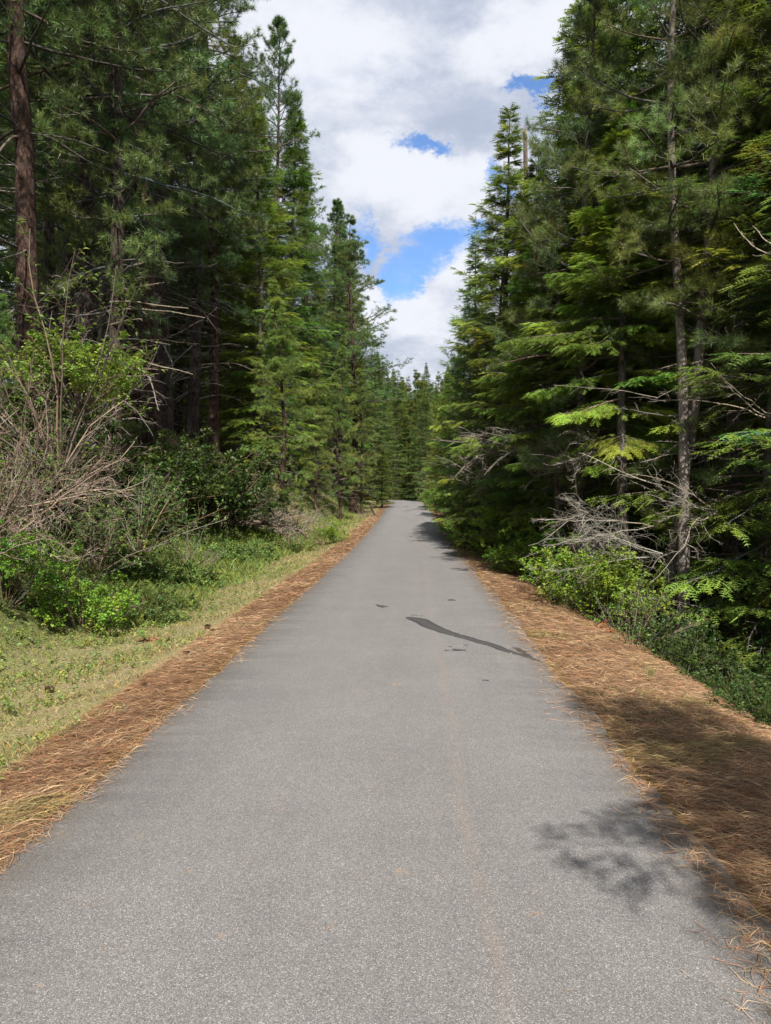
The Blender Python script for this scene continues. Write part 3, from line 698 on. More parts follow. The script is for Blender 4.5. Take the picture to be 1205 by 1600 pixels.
# grass blades
def blades(mb, x, y, z, hgt, w, col, r, lean=.5):
    n = len(x); a = r.uniform(0, 2 * PI, n); s = np.stack([np.cos(a), np.sin(a), np.zeros(n)], 1); b = r.uniform(0, 2 * PI, n)
    tip = np.stack([np.cos(b) * lean * hgt, np.sin(b) * lean * hgt, hgt], 1) * np.array([1, 1, 1]); base = np.stack([x, y, z - .01], 1)
    mid = base + tip * np.array([.32, .32, .6]); V = np.stack([base - s * w[:, None], base + s * w[:, None], mid + s * w[:, None] * .7, base + tip], 1).reshape(-1, 3)
    I = (np.arange(n) * 4)[:, None]; mb.add(V, np.concatenate([I + [0, 1, 2], I + [0, 2, 3]]), np.repeat(col, 4, 0))
mb = MB(); n = 130000
x, y = scatter(n, 3.4, 60, -5.4, -2.1, 1.2, r); o = x - xc(y)
dens = smooth((-o - 2.05) / .45 + wob(x, y, 2) * .6); keep = r.uniform(0, 1, n) < dens * .9 + .05
x, y, o = x[keep], y[keep], o[keep]; n = len(x); gfr = np.clip(.22 + (-o - 2.5) * .40 + wob(x + 5, y, 1.6) * .55, .08, .9); isg = r.uniform(0, 1, n) < gfr
col = np.where(isg[:, None], vary((.17, .21, .06), n, r, .3, .15), vary((.31, .25, .145), n, r, .3, .08))
blades(mb, x, y, height(x, y), r.uniform(.012, .05, n) * (1 + y / 40) * np.clip(1 + wob(x * 2, y * 2, 3.0) * 1.2, .5, 2.6), (.0005 + .00013 * y) * np.ones(n), col, r, r.uniform(.1, 1.1, n))
n = 9000; x, y = scatter(n, 4, 45, XR + .1, 3.2, 1.2, r); keep = wob(x, y, 1.7) < -.25; x, y = x[keep], y[keep]; n = len(x)
blades(mb, x, y, height(x, y), r.uniform(.02, .07, n), (.0015 + .0003 * y), vary((.20, .19, .07), n, r), r, .8)
n = 26000; x, y = scatter(n, 9, 75, -9, -3.4, 1.0, r); blades(mb, x, y, height(x, y), r.uniform(.06, .22, n), (.001 + .0003 * y), vary((.13, .17, .045), n, r, .3, .15), r, .7)
PROTO_TRIS['grass'] = mb.tris()
g = link('grass', mb.mesh('grass', [M_LEAF])); tag(g, 'dry straw coloured and green grass on the left verge and bank', 'grass'); g['kind'] = 'stuff'

# low leafy herbs in patches
def herbs(name, label, x, y, hgt, lk, leaf, cols, r, sp=.10):
    mb = MB(); n = len(x); z = height(x, y); P0 = np.stack([x, y, z], 1)
    D = np.stack([r.normal(0, .5, n), r.normal(0, .5, n), np.ones(n)], 1); B = grow(P0, D, hgt, 4, .2, 0, r)
    q, d, pa, t = branch_off(B, lk, .25, 1, 1.1, r); q = q + r.normal(0, sp * .3, q.shape) * hgt[pa][:, None]; d[:, 2] = np.abs(d[:, 2]) * .5 + .1
    tv, tf = leaf_template(.55); base = cols[pa]; sc = leaf[pa] * r.uniform(.6, 1.2, len(pa))
    stamp(mb, tv, tf, q, d, sc, base * vary((1, 1, 1), len(pa), r, .2, .08), 0, r.normal(0, .6, len(pa)))
    PROTO_TRIS[name] = mb.tris(); o = link(name, mb.mesh(name, [M_LEAF])); tag(o, label, 'ground cover'); o['kind'] = 'stuff'; return o
n = 8500; x, y = scatter(n, 3.8, 40, -6.2, -2.3, 1.1, r); kp = (wob(x, y, 2.6) + wob(x - 3, y + 8, 5) * .5 > -.08 - (-(x - xc(y)) - 3.6) * .45); x, y = x[kp], y[kp]; n = len(x)
herbs('low_herbs', 'small bright green herbs and weeds on the grassy left verge', x, y, r.uniform(.03, .13, n) * (1 + y / 40), 7, (.020 + .0012 * y), vary((.16, .215, .055), n, r, .3, .15), r)
n = 1500; x, y = scatter(n, 5.5, 34, -6.2, -2.75, 1.0, r); kp = wob(x - 2, y + 3, 3.2) + wob(x, y, 8) * .4 > .12 - (-(x - xc(y)) - 3.6) * .35; x, y = x[kp], y[kp]; n = len(x)
herbs('leafy_weeds', 'clumps of knee-low bright green leafy plants on the left verge', x, y, r.uniform(.10, .30, n), 14, (.032 + .001 * y), vary((.15, .225, .05), n, r, .3, .15), r)
n = 5200; y = r.uniform(5, 60, n); x = r.uniform(-14, -4.2, n) + xc(y); o_ = x - xc(y); kp = (wob(x, y, .9) > -.35) & ~((y > 24) & (y < 50) & (o_ > -7.0)); x, y = x[kp], y[kp]; n = len(x)
herbs('bank_undergrowth', 'leafy green undergrowth covering the left bank below the pines', x, y, r.uniform(.12, .42, n), 8, .05 + .0015 * y, vary((.075, .115, .028), n, r, .25, .1), r)
n = 3600; y = r.uniform(4, 40, n); x = r.uniform(3.1, 9, n); kp = wob(x, y, 1.1) > -.15; x, y = x[kp], y[kp]; n = len(x); herbs('slope_undergrowth', 'dark green undergrowth on the shaded slope below the right verge', x, y, r.uniform(.15, .5, n), 8, .05 + .0012 * y, vary((.07, .12, .026), n, r, .25, .1), r)

# ------------------------------------------------------------------ shrubs
def make_shrub(seed, H, W, n0, leaf, col, lk=7, up=.5, tw=.09, lw=.55, lev2=6, lev3=4, stemcol=(.12, .09, .065), leafy=1.0):
    r = np.random.default_rng(seed); a = r.uniform(0, 2 * PI, n0); s = r.uniform(0, 1, n0) ** .6
    D = np.stack([np.cos(a) * s * W / H, np.sin(a) * s * W / H, np.ones(n0) * up + .4 * (1 - s)], 1)
    S = np.stack([np.cos(a) * s * .12 * W, np.sin(a) * s * .12 * W, -.1 * np.ones(n0)], 1)
    L0 = H * r.uniform(.75, 1.15, n0); B = grow(S, D, L0, 8, tw, 0, r)
    q, d, pa, t = branch_off(B, lev2, .25, .95, .75, r); l2 = L0[pa] * (1.15 - t) * .5 * r.uniform(.5, 1, len(t)); B2 = grow(q, d, l2, 6, tw * 1.4, .03, r)
    q3, d3, p3, t3 = branch_off(B2, lev3, .2, .95, .7, r); l3 = l2[p3] * .45 + .04; B3 = grow(q3, d3, l3, 4, tw * 1.5, .03, r)
    mbs = MB(); tubes(mbs, B, (.004 + .004 * L0)[:, None] * np.linspace(1, .35, 8), 5, vary(stemcol, n0, r))
    tubes(mbs, B2, (.002 + .003 * l2)[:, None] * np.linspace(1, .4, 6), 3, vary(stemcol, len(B2), r)); tubes(mbs, B3, np.full((len(B3), 1), .002) * np.linspace(1, .5, 4), 3, vary(stemcol, len(B3), r))
    mb = MB(); tv, tf = leaf_template(lw)
    cl = vary(col, len(B2), r, .16, .1)
    for BB, kk, own in ((B3, lk, p3), (B2, max(2, lk // 2), np.arange(len(B2)))):
        ql, dl, pl, tl = branch_off(BB, kk, .15, 1, 1.0, r); k_ = r.uniform(0, 1, len(ql)) < leafy; ql, dl, pl = ql[k_], dl[k_], pl[k_]
        dl[:, 2] *= .5; stamp(mb, tv, tf, ql, dl, leaf * r.uniform(.6, 1.25, len(ql)), cl[own[pl]] * vary((1, 1, 1), len(ql), r, .18, .06), 0, r.normal(0, .6, len(ql)))
    PROTO_TRIS['shrub%d' % seed] = mb.tris() + mbs.tris()
    return dict(stems=mbs.mesh('stems', [M_TWIG], True), foliage=mb.mesh('foliage', [M_LEAF]), H=H)
SH_BRIGHT = make_shrub(31, 1.1, .8, 28, .046, (.15, .26, .032), lk=9, lw=.65)
SH_DARK = make_shrub(32, 1.7, 1.6, 30, .075, (.042, .078, .017), lk=8, lw=.7)
SH_MEADOW = make_shrub(33, .42, .6, 26, .034, (.13, .185, .05), lk=7)
SH_TALL = make_shrub(34, 2.6, 1.7, 16, .075, (.095, .175, .030), lk=5, lw=.38, leafy=.7)
SH_SPARSE = make_shrub(35, 1.3, 1.3, 16, .050, (.085, .150, .030), lk=4, leafy=.55, stemcol=(.2, .16, .12))
def place_shrub(pr, name, label, x, y, sc=1.0, group=None, rz=None, z=None, cat='shrub', wide=1):
    t = thing(name, label, cat, (x, y, (float(height(x, y)) if z is None else z) - .03), random.uniform(0, 6.28) if rz is None else rz, (sc * wide, sc * wide, sc), group)
    link('stems', pr['stems'], t); f = link('foliage', pr['foliage'], t); return t
def make_thicket(seed, H, W, n0, col, lean, tw=.10, thick=1.0, k2=7, k3=5, k4=3, up=.6):
    """a bare bush of tangled pale stems"""
    r = np.random.default_rng(seed); a = r.uniform(0, 2 * PI, n0); s = r.uniform(0, 1, n0) ** .5; col = np.asarray(col)
    D = np.stack([np.cos(a) * s * W / H + lean[0], np.sin(a) * s * W / H + lean[1], np.ones(n0) * up + lean[2]], 1)
    S = np.stack([np.cos(a) * s * .2 * W, np.sin(a) * s * .2 * W, -.1 + 0 * s], 1); L0 = H * r.uniform(.6, 1.15, n0)
    B = grow(S, D, L0, 12, tw, -.015, r); out = MB()
    tubes(out, B, thick * (.0045 + .0045 * L0)[:, None] * np.linspace(1, .3, 12), 5, vary(col, n0, r, .2, .06))
    q, d, pa, t = branch_off(B, k2, .2, .97, .6, r); l = L0[pa] * (1.15 - t) * .5 * r.uniform(.5, 1, len(t)); B2 = grow(q, d, l, 8, tw * 1.3, .02, r)
    tubes(out, B2, thick * (.0028 + .004 * l)[:, None] * np.linspace(1, .35, 8), 4, vary(col, len(B2), r, .2, .06))
    q, d, pa, t = branch_off(B2, k3, .2, .97, .6, r); l3 = l[pa] * .5 * r.uniform(.4, 1, len(t)); B3 = grow(q, d, l3, 5, tw * 1.6, .03, r)
    tubes(out, B3, thick * (.0022 + .002 * l3)[:, None] * np.linspace(1, .45, 5), 3, vary(col * 1.05, len(B3), r, .2, .06))
    if k4:
        q, d, pa, t = branch_off(B3, k4, .3, .97, .6, r); B4 = grow(q, d, l3[pa] * .5, 3, tw * 1.6, .03, r)
        tubes(out, B4, thick * .0016 * np.ones((len(B4), 1)) * np.linspace(1, .6, 3), 3, vary(col * 1.1, len(B4), r, .2, .06))
    PROTO_TRIS['thicket%d' % seed] = out.tris()
    return out.mesh('bare_stems', [M_TWIG], True)

# --- left foreground bushes
TH1 = make_thicket(41, 2.0, 1.6, 26, (.25, .185, .145), (.60, -.2, .05), thick=1.1, tw=.17, k2=6, k3=4, k4=1)
TH2 = make_thicket(42, 1.8, 1.5, 15, (.24, .18, .145), (.45, -.25, -.1), thick=1.0, tw=.18, k4=2)
def bare(me, name, label, x, y, z, rz=0, sc=1, cat='bush', group=None):
    t = thing(name, label, cat, (x, y, z), rz, sc, group); link('bare_stems', me, t); return t
bare(TH1, 'dead_bush', 'big bare bush of pale pinkish grey stems sprawling right over the left bank', -5.3, 9.3, 1.45, 0, 1.0)
bare(TH2, 'dead_bush', 'bare grey bush reaching farthest right over the dark thicket', -5.6, 11.0, 1.5, .6, .9)
bare(TH2, 'dead_bush', 'thin bare stems rising highest among the green leaves at the left', -6.2, 10.6, 2.2, 2.0, .9)
bare(TH2, 'dead_bush', 'bare grey-stemmed bush at the left edge, below the leafy green spray', -4.9, 8.0, 1.05, .3)
bare(TH2, 'dead_bush', 'low tangle of grey twigs over the grass at the foot of the bare bush', -5.1, 8.6, .6, -.4, .6)

# ------------------------------------------------------------------ left shrubs
shrubs_left = [
 (SH_TALL, 'leafy_shrub', 'tall bright green leafy shrub above the bare bush, below the big red trunk', xat(95, 9.6), 9.6, 1.15, 2.1),
 (SH_SPARSE, 'leafy_shrub', 'green leaves sprouting through the left half of the bare bush', xat(70, 8.9), 8.9, .9, 1.25),
 (SH_SPARSE, 'leafy_shrub', 'leafy twigs hanging below the middle of the bare bush', xat(150, 9.0), 9.0, .8, .75),
 (SH_BRIGHT, 'leafy_shrub', 'fresh green leafy spray topping the bare bush, left of the grey trunk', xat(125, 10.2), 10.2, 1.1, 2.9),
 (SH_TALL, 'leafy_shrub', 'green leafy shrub poking through the bare stems at the left edge', xat(20, 9.2), 9.2, .95, 1.2),
 (SH_SPARSE, 'leafy_shrub', 'sprig of green leaves inside the right half of the big bare bush', xat(215, 9.6), 9.6, .9, .95),
 (SH_BRIGHT, 'leafy_shrub', 'glossy green shrub at the foot of the bare bush, above the grass', xat(125, 8.6), 8.6, .75, None),
 (SH_BRIGHT, 'leafy_shrub', 'yellow green shrub at the left edge of the photo beside the grass', xat(5, 7.9), 7.9, .85, None),
 (SH_SPARSE, 'leafy_shrub', 'sparse shrub with brown twigs below the bare bush', xat(60, 9.0), 9.0, .9, None),
 (SH_MEADOW, 'leafy_shrub', 'low round shrub right of the glossy green shrub on the verge', xat(235, 9.6), 9.6, 1.1, None),
 (SH_MEADOW, 'leafy_shrub', 'low light green shrub nearest the needle strip on the left verge', xat(265, 10.8), 10.8, 1.0, None),
 (SH_MEADOW, 'leafy_shrub', 'low pale shrub in the middle of the left verge', xat(225, 12.3), 12.3, 1.5, None),
 (SH_MEADOW, 'leafy_shrub', 'feathery low shrub between the bare bush and the path', xat(300, 13.2), 13.2, 1.4, None),
 (SH_SPARSE, 'leafy_shrub', 'wiry shrub with few leaves in front of the dark thicket', xat(285, 14.5), 14.5, .8, None),
 (SH_MEADOW, 'leafy_shrub', 'low green shrub left of the fallen tree, close to the dark thicket', xat(350, 17), 17, 1.5, None),
 (SH_MEADOW, 'leafy_shrub', 'low bright shrub in the grass left of the fallen tree', xat(400, 18.5), 18.5, 1.5, None),
 (SH_MEADOW, 'leafy_shrub', 'low bright shrub in front of the fallen tree', xat(455, 21), 21, 1.5, None),
 (SH_BRIGHT, 'leafy_shrub', 'rounded yellow green shrub right of the fallen tree beside the path', xat(514, 23.5), 23.5, .85, None),
 (SH_DARK, 'leafy_shrub', 'large dark green thicket on the bank right of the bare bush', xat(335, 21.5), 21.5, 1.5, None),
 (SH_DARK, 'leafy_shrub', 'dark green thicket half hidden behind the bare bush', xat(270, 19.5), 19.5, 1.35, None),
 (SH_DARK, 'leafy_shrub', 'dark thicket directly left of the fallen tree', xat(385, 24), 24, 1.15, None),
 (SH_DARK, 'leafy_shrub', 'dark leafy bush on top of the bank behind the bare bush', xat(215, 17), 17, 1.2, None),
 (SH_DARK, 'leafy_shrub', 'dark leafy bush on top of the bank near the pale lit trunk', xat(320, 22), 22, 1.1, None),
 (SH_DARK, 'leafy_shrub', 'dark leafy bush at the left edge behind the bright sprigs', xat(30, 11.5), 11.5, 1.2, None),
 (SH_DARK, 'leafy_shrub', 'dark leafy bush deep behind the bare stems', xat(130, 12.5), 12.5, 1.2, None),
]
for pr, nm, lb, x, y, sc, z in shrubs_left: place_shrub(pr, nm, lb, x, y, sc, 'shrubs on the left verge and bank', z=z)
# --- right shrubs
shrubs_right = [
 (SH_BRIGHT, 'leafy_shrub', 'bright yellow green sunlit shrub below the bare lichen branches', xat(945, 11.2), 11.2, 1.3),
 (SH_BRIGHT, 'leafy_shrub', 'bright shrub just right of the little fir seedling', xat(905, 12.2), 12.2, 1.1),
 (SH_SPARSE, 'leafy_shrub', 'twiggy shrub with thin stems over the litter edge under the double trunk', xat(985, 9.6), 9.6, .75),
 (SH_DARK, 'leafy_shrub', 'dark green shrub at the foot of the double trunk', xat(1040, 10.2), 10.2, .55),
 (SH_DARK, 'leafy_shrub', 'dark green shrub on the slope right of the double trunk', xat(1115, 10.5), 10.5, .7),
 (SH_DARK, 'leafy_shrub', 'dark green shrub at the right edge above the litter bank', xat(1190, 9.0), 9.0, .7),
 (SH_DARK, 'leafy_shrub', 'shaded shrub lowest on the slope at the right edge', xat(1165, 7.6), 7.6, .42),
 (SH_DARK, 'leafy_shrub', 'shaded shrub along the litter edge right of the grass tuft', xat(1070, 8.9), 8.9, .38),
 (SH_DARK, 'leafy_shrub', 'shaded low shrub in the bottom right corner of the slope', xat(1200, 6.5), 6.5, .34),
 (SH_BRIGHT, 'leafy_shrub', 'green shrub left of the fir seedling beside the litter', xat(835, 15.5), 15.5, 1.25),
 (SH_DARK, 'leafy_shrub', 'dark green shrub behind the fir seedling', xat(850, 17), 17, .75),
 (SH_BRIGHT, 'leafy_shrub', 'green shrub in the middle of the right shrub row', xat(795, 18.5), 18.5, 1.6),
 (SH_DARK, 'leafy_shrub', 'dark bushy shrub near the far end of the right shrub row', xat(765, 21), 21, .85),
 (SH_BRIGHT, 'leafy_shrub', 'farthest green shrub of the right row, under the drooping fir', xat(752, 23), 23, 1.7),
 (SH_BRIGHT, 'leafy_shrub', 'small bright shrub beside the path crest on the right', xat(683, 50), 50, 1.6),
 (SH_BRIGHT, 'leafy_shrub', 'pale green shrub right of the path just before the crest', xat(700, 42), 42, 1.3),
]
for pr, nm, lb, x, y, sc in shrubs_right: place_shrub(pr, nm, lb, x, y, sc, 'shrubs on the right slope')
place(SEEDLING, 'fir_seedling', 'small bright green fir seedling standing at the litter edge', xat(868, 13.6), 13.6, H=None, cat='seedling').scale = (.95,) * 3
place(SEEDLING, 'fir_seedling', 'tiny fir seedling left of the sunlit shrub, behind the litter', xat(892, 14.6), 14.6, H=None, cat='seedling').scale = (.6,) * 3

# ------------------------------------------------------------------ trees that can be pointed out: proto, name, label, px, distance, top py
P1, P2, PM, PY, WP = PINE_BIG, PINE_BIG2, PINE_MID, PINE_YOUNG, WHITE_PINE
named = [
 (P1, 'ponderosa_pine', 'thickest reddish brown pine trunk at the left edge above the green shrub', 47, 13.5, -1000, 1.0),
 (P2, 'ponderosa_pine', 'slim dark pine trunk just right of the thickest red trunk', 92, 20, -560, .8),
 (P2, 'ponderosa_pine', 'dark leaning pine trunk between the thickest trunk and the one with ladder-like dead limbs', 134, 16.5, -900, .85),
 (P2, 'ponderosa_pine', 'rough grey pine trunk with long dead limbs reaching right over the bank', 175, 15.5, -780, .8),
 (P1, 'ponderosa_pine', 'huge dark pine crown filling the upper left of the photo', 238, 20.5, -700, 1.0),
 (P2, 'ponderosa_pine', 'reddish straight trunk right of the tree with long dead limbs', 262, 25, -420, .9),
 (P2, 'ponderosa_pine', 'reddish trunk left of the pale sunlit trunk on the bank', 303, 27, -300, .9),
 (P1, 'ponderosa_pine', 'tall pine with a pale sunlit trunk foot on the grassy bank top', 334, 28, -200, .85),
 (FIR_B, 'douglas_fir', 'tall dark fir left of the sunlit tall fir, top near the cloud edge', 372, 33, 60, 1.0),
 (FIR_B, 'douglas_fir', 'tall sunlit yellow green fir at the middle of the left wood', 412, 31, 150, 1.15),
 (P2, 'ponderosa_pine', 'tallest spire-topped thin pine against the cloud on the left', 424, 40, 28, .75),
 (FIR_B, 'douglas_fir', 'brownish green fir just right of the tall spire pine', 455, 41, 150, 1.1),
 (P2, 'ponderosa_pine', 'pine with its top just right of the sunlit tall fir', 485, 48, 275, .9),
 (P2, 'ponderosa_pine', 'pointed pine left of the broad dark pine by the sky gap', 515, 50, 318, .9),
 (P1, 'ponderosa_pine', 'broad dark pine with long limbs reaching right into the sky gap', 552, 47, 345, 1.15),
 (PM, 'young_pine', 'dark young pine on the bank right of the dark thicket', 437, 25, 440, 1.2),
 (PM, 'young_pine', 'light green young pine left of the pale slender trunk', 492, 35, 560, 1.1),
 (PM, 'young_pine', 'young pine with a pale slender trunk above the soil bank', 533, 38, 525, 1.0),
 (PM, 'young_pine', 'young pine right of the pale slender trunk, over the bank end', 566, 46, 560, 1.1),
 (FIR_D, 'dark_fir', 'dark fir beyond the bank where the left wood meets the gap', 590, 60, 540, 1.0),
 (FIR_A, 'dark_fir', 'low dark bushy fir standing left of the path crest', 597, 54, 700, 1.7),
 (FIR_D, 'dark_fir', 'fir left of the pale thin tree straight ahead beyond the crest', 618, 90, 580, 1.0),
 (FIR_A, 'pale_fir', 'pale thin-crowned fir straight ahead beyond the crest', 639, 92, 590, .8),
 (FIR_D, 'dark_fir', 'dark spruce with bare lower trunk right of the path crest', 667, 68, 600, .9),
 # right side
 (FIR_A, 'douglas_fir', 'fir whose drooping lower limbs overhang the right litter strip far ahead', 722, 29, 500, 1.0),
 (FIR_A, 'douglas_fir', 'narrow fir forming the edge of the sky gap halfway up on the right', 742, 26, 375, 1.0),
 (FIR_A, 'douglas_fir', 'fir with the pointed tip against the cloud on the right', 798, 21, 180, 1.05),
 (WP, 'white_pine', 'soft blue green pine left of the pointed fir, low over the path', 752, 22, 520, 1.3),
 (WP, 'white_pine', 'pine with its long-needled limb poking into the sky gap', 765, 23.5, 330, 1.1),
 (FIR_A, 'douglas_fir', 'far fir beside the crest on the right, below the sky gap', 702, 40, 575, 1.0),
 (FIR_A, 'douglas_fir', 'small fir nearest the path crest on the right', 690, 52, 640, 1.2),
 (FIR_A, 'douglas_fir', 'dense green fir behind the broken snag', 835, 19, 230, 1.05),
 (WP, 'white_pine', 'tall pine with a visible upper trunk at the right side of the sky', 905, 14.2, -70, .85),
 (FIR_A, 'douglas_fir', 'dark dense fir behind the tall pine at the sky edge', 930, 17, -120, 1.0),
 (FIR_C, 'douglas_fir', 'fir with sunlit drooping yellow green sprays above the lichen branches', 970, 12.6, 150, 1.15),
 (FIR_C, 'douglas_fir', 'fir with bright sprays low on the left, beside the hanging dead twigs', 880, 15.5, 330, 1.2),
 (WP_TALL, 'white_pine', 'paler left stem of the double pine trunk on the right', 1034, 11.9, -520, .95),
 (WP_TALL, 'white_pine', 'darker crooked right stem of the double pine trunk, reaching the shrubs', 1070, 11.2, -640, .85),
 (WP, 'white_pine', 'long-needled pine between the double trunk and the right edge', 1140, 12.5, -260, .95),
 (FIR_A, 'douglas_fir', 'dark fir at the right edge of the photo', 1195, 11.5, -330, 1.0),
 (FIR_A, 'douglas_fir', 'fir behind the double trunk, filling the gap to its right', 1095, 15.5, -80, 1.1),
 (FIR_A, 'douglas_fir', 'fir behind the double trunk, filling the gap to its left', 1000, 17.5, 10, 1.1),
]
LOOK = {}
for i, (pr, nm, lb, px, d, top, wd) in enumerate(named):
    x = xat(px, d); LOOK[lb] = place(pr, nm, lb, x, d, H=top_z(top, d), wide=wd * 1.1, rz=i * 1.7)
place(PINE_YOUNG, 'young_pine', 'small long-needled pine at the left edge in front of the thickest trunk', xat(2, 10.8), 10.8, H=top_z(455, 10.8), rz=.4)
place(PINE_BIG2, 'ponderosa_pine', 'pine just off the left edge whose needles hang into the top left corner', -7.6, 9.6, H=float(height(-7.6, 9.6)) + 15, rz=2.2, dead=False)
# thin poles and deep wood, each a tree of its own
r = np.random.default_rng(77)
placed = [(xat(n[3], n[4]), n[4]) for n in named]
LM_L = [(-200, 'left edge'), (30, 'thickest trunk'), (92, 'slim trunk'), (134, 'leaning trunk'), (175, 'dead-limbed pine'), (262, 'reddish trunk'), (334, 'pale-footed pine'), (412, 'sunlit fir'), (492, 'young pine'), (533, 'slender pine'), (600, 'path crest')]
LM_R = [(655, 'path crest'), (722, 'overhanging fir'), (798, 'pointed fir'), (850, 'broken snag'), (905, 'sky-edge pine'), (970, 'bright-sprayed fir'), (1034, 'double trunk'), (1100, 'shaded fir'), (1140, 'long-needled pine'), (1205, 'right edge'), (1500, 'right edge')]
def wood_label(x, y, kind, dflt):
    px = 602.5 + 1130 * math.tan(math.atan2(x, y) + math.radians(YAW)); lm = LM_L if px < 640 else LM_R
    if y > 88: return dflt
    k_ = max(0, min(len(lm) - 2, sum(q[0] < px for q in lm) - 1)); dp = 'front' if y < 18 else 'middle' if y < 27 else 'back' if y < 45 else 'far end'
    sp = {'ponderosa_pine': 'dark pine', 'dark_fir': 'dark fir', 'douglas_fir': 'green fir', 'forest_fir': 'thin-stemmed fir', 'young_pine': 'young pine'}[kind]
    return '%s, %s of %s wood between %s and %s' % (sp, dp, 'left' if px < 640 else 'right', lm[k_][1], lm[k_ + 1][1])
def fill(n, ylo, yhi, xlo, xhi, protos, hlo, hhi, label, group, mind, names):
    k = 0; tries = 0
    while k < n and tries < n * 40:
        tries += 1
        y = r.uniform(ylo, yhi); x = r.uniform(xlo, xhi) + (float(xc(y)) if y < 86 else 0.0)
        if abs(x / y) > .72 and y > 3: continue
        if x < 0 and y > 13 and (-.61 < x / y < -.545 or -.475 < x / y < -.45): continue
        if min((x - a) ** 2 + (y - b) ** 2 for a, b in placed) < mind ** 2: continue
        placed.append((x, y)); i = int(r.integers(0, len(protos)))
        z = float(height(x, y)); H = r.uniform(hlo, hhi)
        place(protos[i], names[i], wood_label(x, y, names[i], label), x, y, H=z + H, group=group, wide=r.uniform(.95, 1.35) * (1.4 if y > 88 else 1), tilt=(r.normal(0, .02), r.normal(0, .02))); k += 1
fill(30, 12, 45, -30, -8.6, [P1, P2, FIR_D, POLE], 17, 27, 'dark conifer deep in the left wood among the other trunks', 'conifers deep in the left wood', 2.3, ['ponderosa_pine', 'ponderosa_pine', 'dark_fir', 'forest_fir'])
fill(44, 30, 88, -34, -4.5, [P1, PM, FIR_B, FIR_D], 13, 23, 'conifer in the far part of the left wood', 'conifers in the far left wood', 2.6, ['ponderosa_pine', 'young_pine', 'douglas_fir', 'dark_fir'])
fill(64, 9, 34, 5.0, 22, [POLE, POLE, FIR_D, FIR_B], 12, 19, 'thin conifer with dead lower limbs in the dark right wood', 'conifers in the dark right wood', 1.5, ['forest_fir', 'forest_fir', 'dark_fir', 'douglas_fir'])
fill(36, 26, 88, 3.4, 24, [FIR_A, FIR_D, FIR_B, PM], 10, 15, 'conifer in the far part of the right wood', 'conifers in the far right wood', 2.6, ['douglas_fir', 'dark_fir', 'douglas_fir', 'young_pine'])
fill(190, 90, 230, -17, 14, [FIR_A, PINE_BIG, FIR_B, PM], 12, 19, 'distant conifer on the rise straight ahead beyond the path', 'distant conifers on the rise ahead', 1.9, ['douglas_fir', 'ponderosa_pine', 'douglas_fir', 'young_pine'])
same = {}
for o in C.objects:
    if o.get('group', '').startswith('conifers'): same.setdefault(o['label'], []).append(o)
ORD = ['first', 'second', 'third', 'fourth', 'fifth', 'sixth', 'seventh', 'eighth', 'ninth', 'tenth']
for lb_, os_ in same.items():
    if len(os_) > 1:
        a_, b_ = lb_.split(',', 1); os_.sort(key=lambda o: o.location.x / o.location.y)
        for i_, o in enumerate(os_): o['label'] = '%s %s from left,%s' % (ORD[min(i_, 9)], a_, b_)
# unseen firs: sparse pair read from the path shadows, dense ones added for shade
for px_, py_2, H_, lb in ((2.9, -2.2, 6.8, 'nearest sparse fir behind the photographer on the right'), (3.0, .5, 6.8, 'sparse fir beside the photographer on the right, casting the nearest shadow'),
    (5.8, -4.6, 13, 'unseen tall fir added for shade behind the photographer close to the path'), (6.6, 2.0, 11, 'unseen fir added right of the path to shade the slope'), (7.5, -2, 17, 'unseen tall fir added for shade well behind the photographer on the right'),
    (6.2, 3.0, 10, 'unseen dense fir added just outside the right edge to shade the slope'), (8, 3, 16, 'unseen tall fir added for shade outside the picture on the right'), (9.5, -6, 20, 'unseen tallest fir added for shade behind the photographer on the right'), (6.6, -7.5, 15, 'unseen fir added for shade in the second row behind the photographer'),
    (-9.5, -2, 19, 'unseen tall fir added for shade behind the photographer on the left'), (-11, 4, 20, 'unseen tall fir added for shade outside the picture on the left')):
    t = place(SPARSE_FIR if px_ < 5 else FIR_A, 'douglas_fir', lb, px_, py_2, H=float(height(px_, py_2)) + H_, wide=1.0, rz=px_)

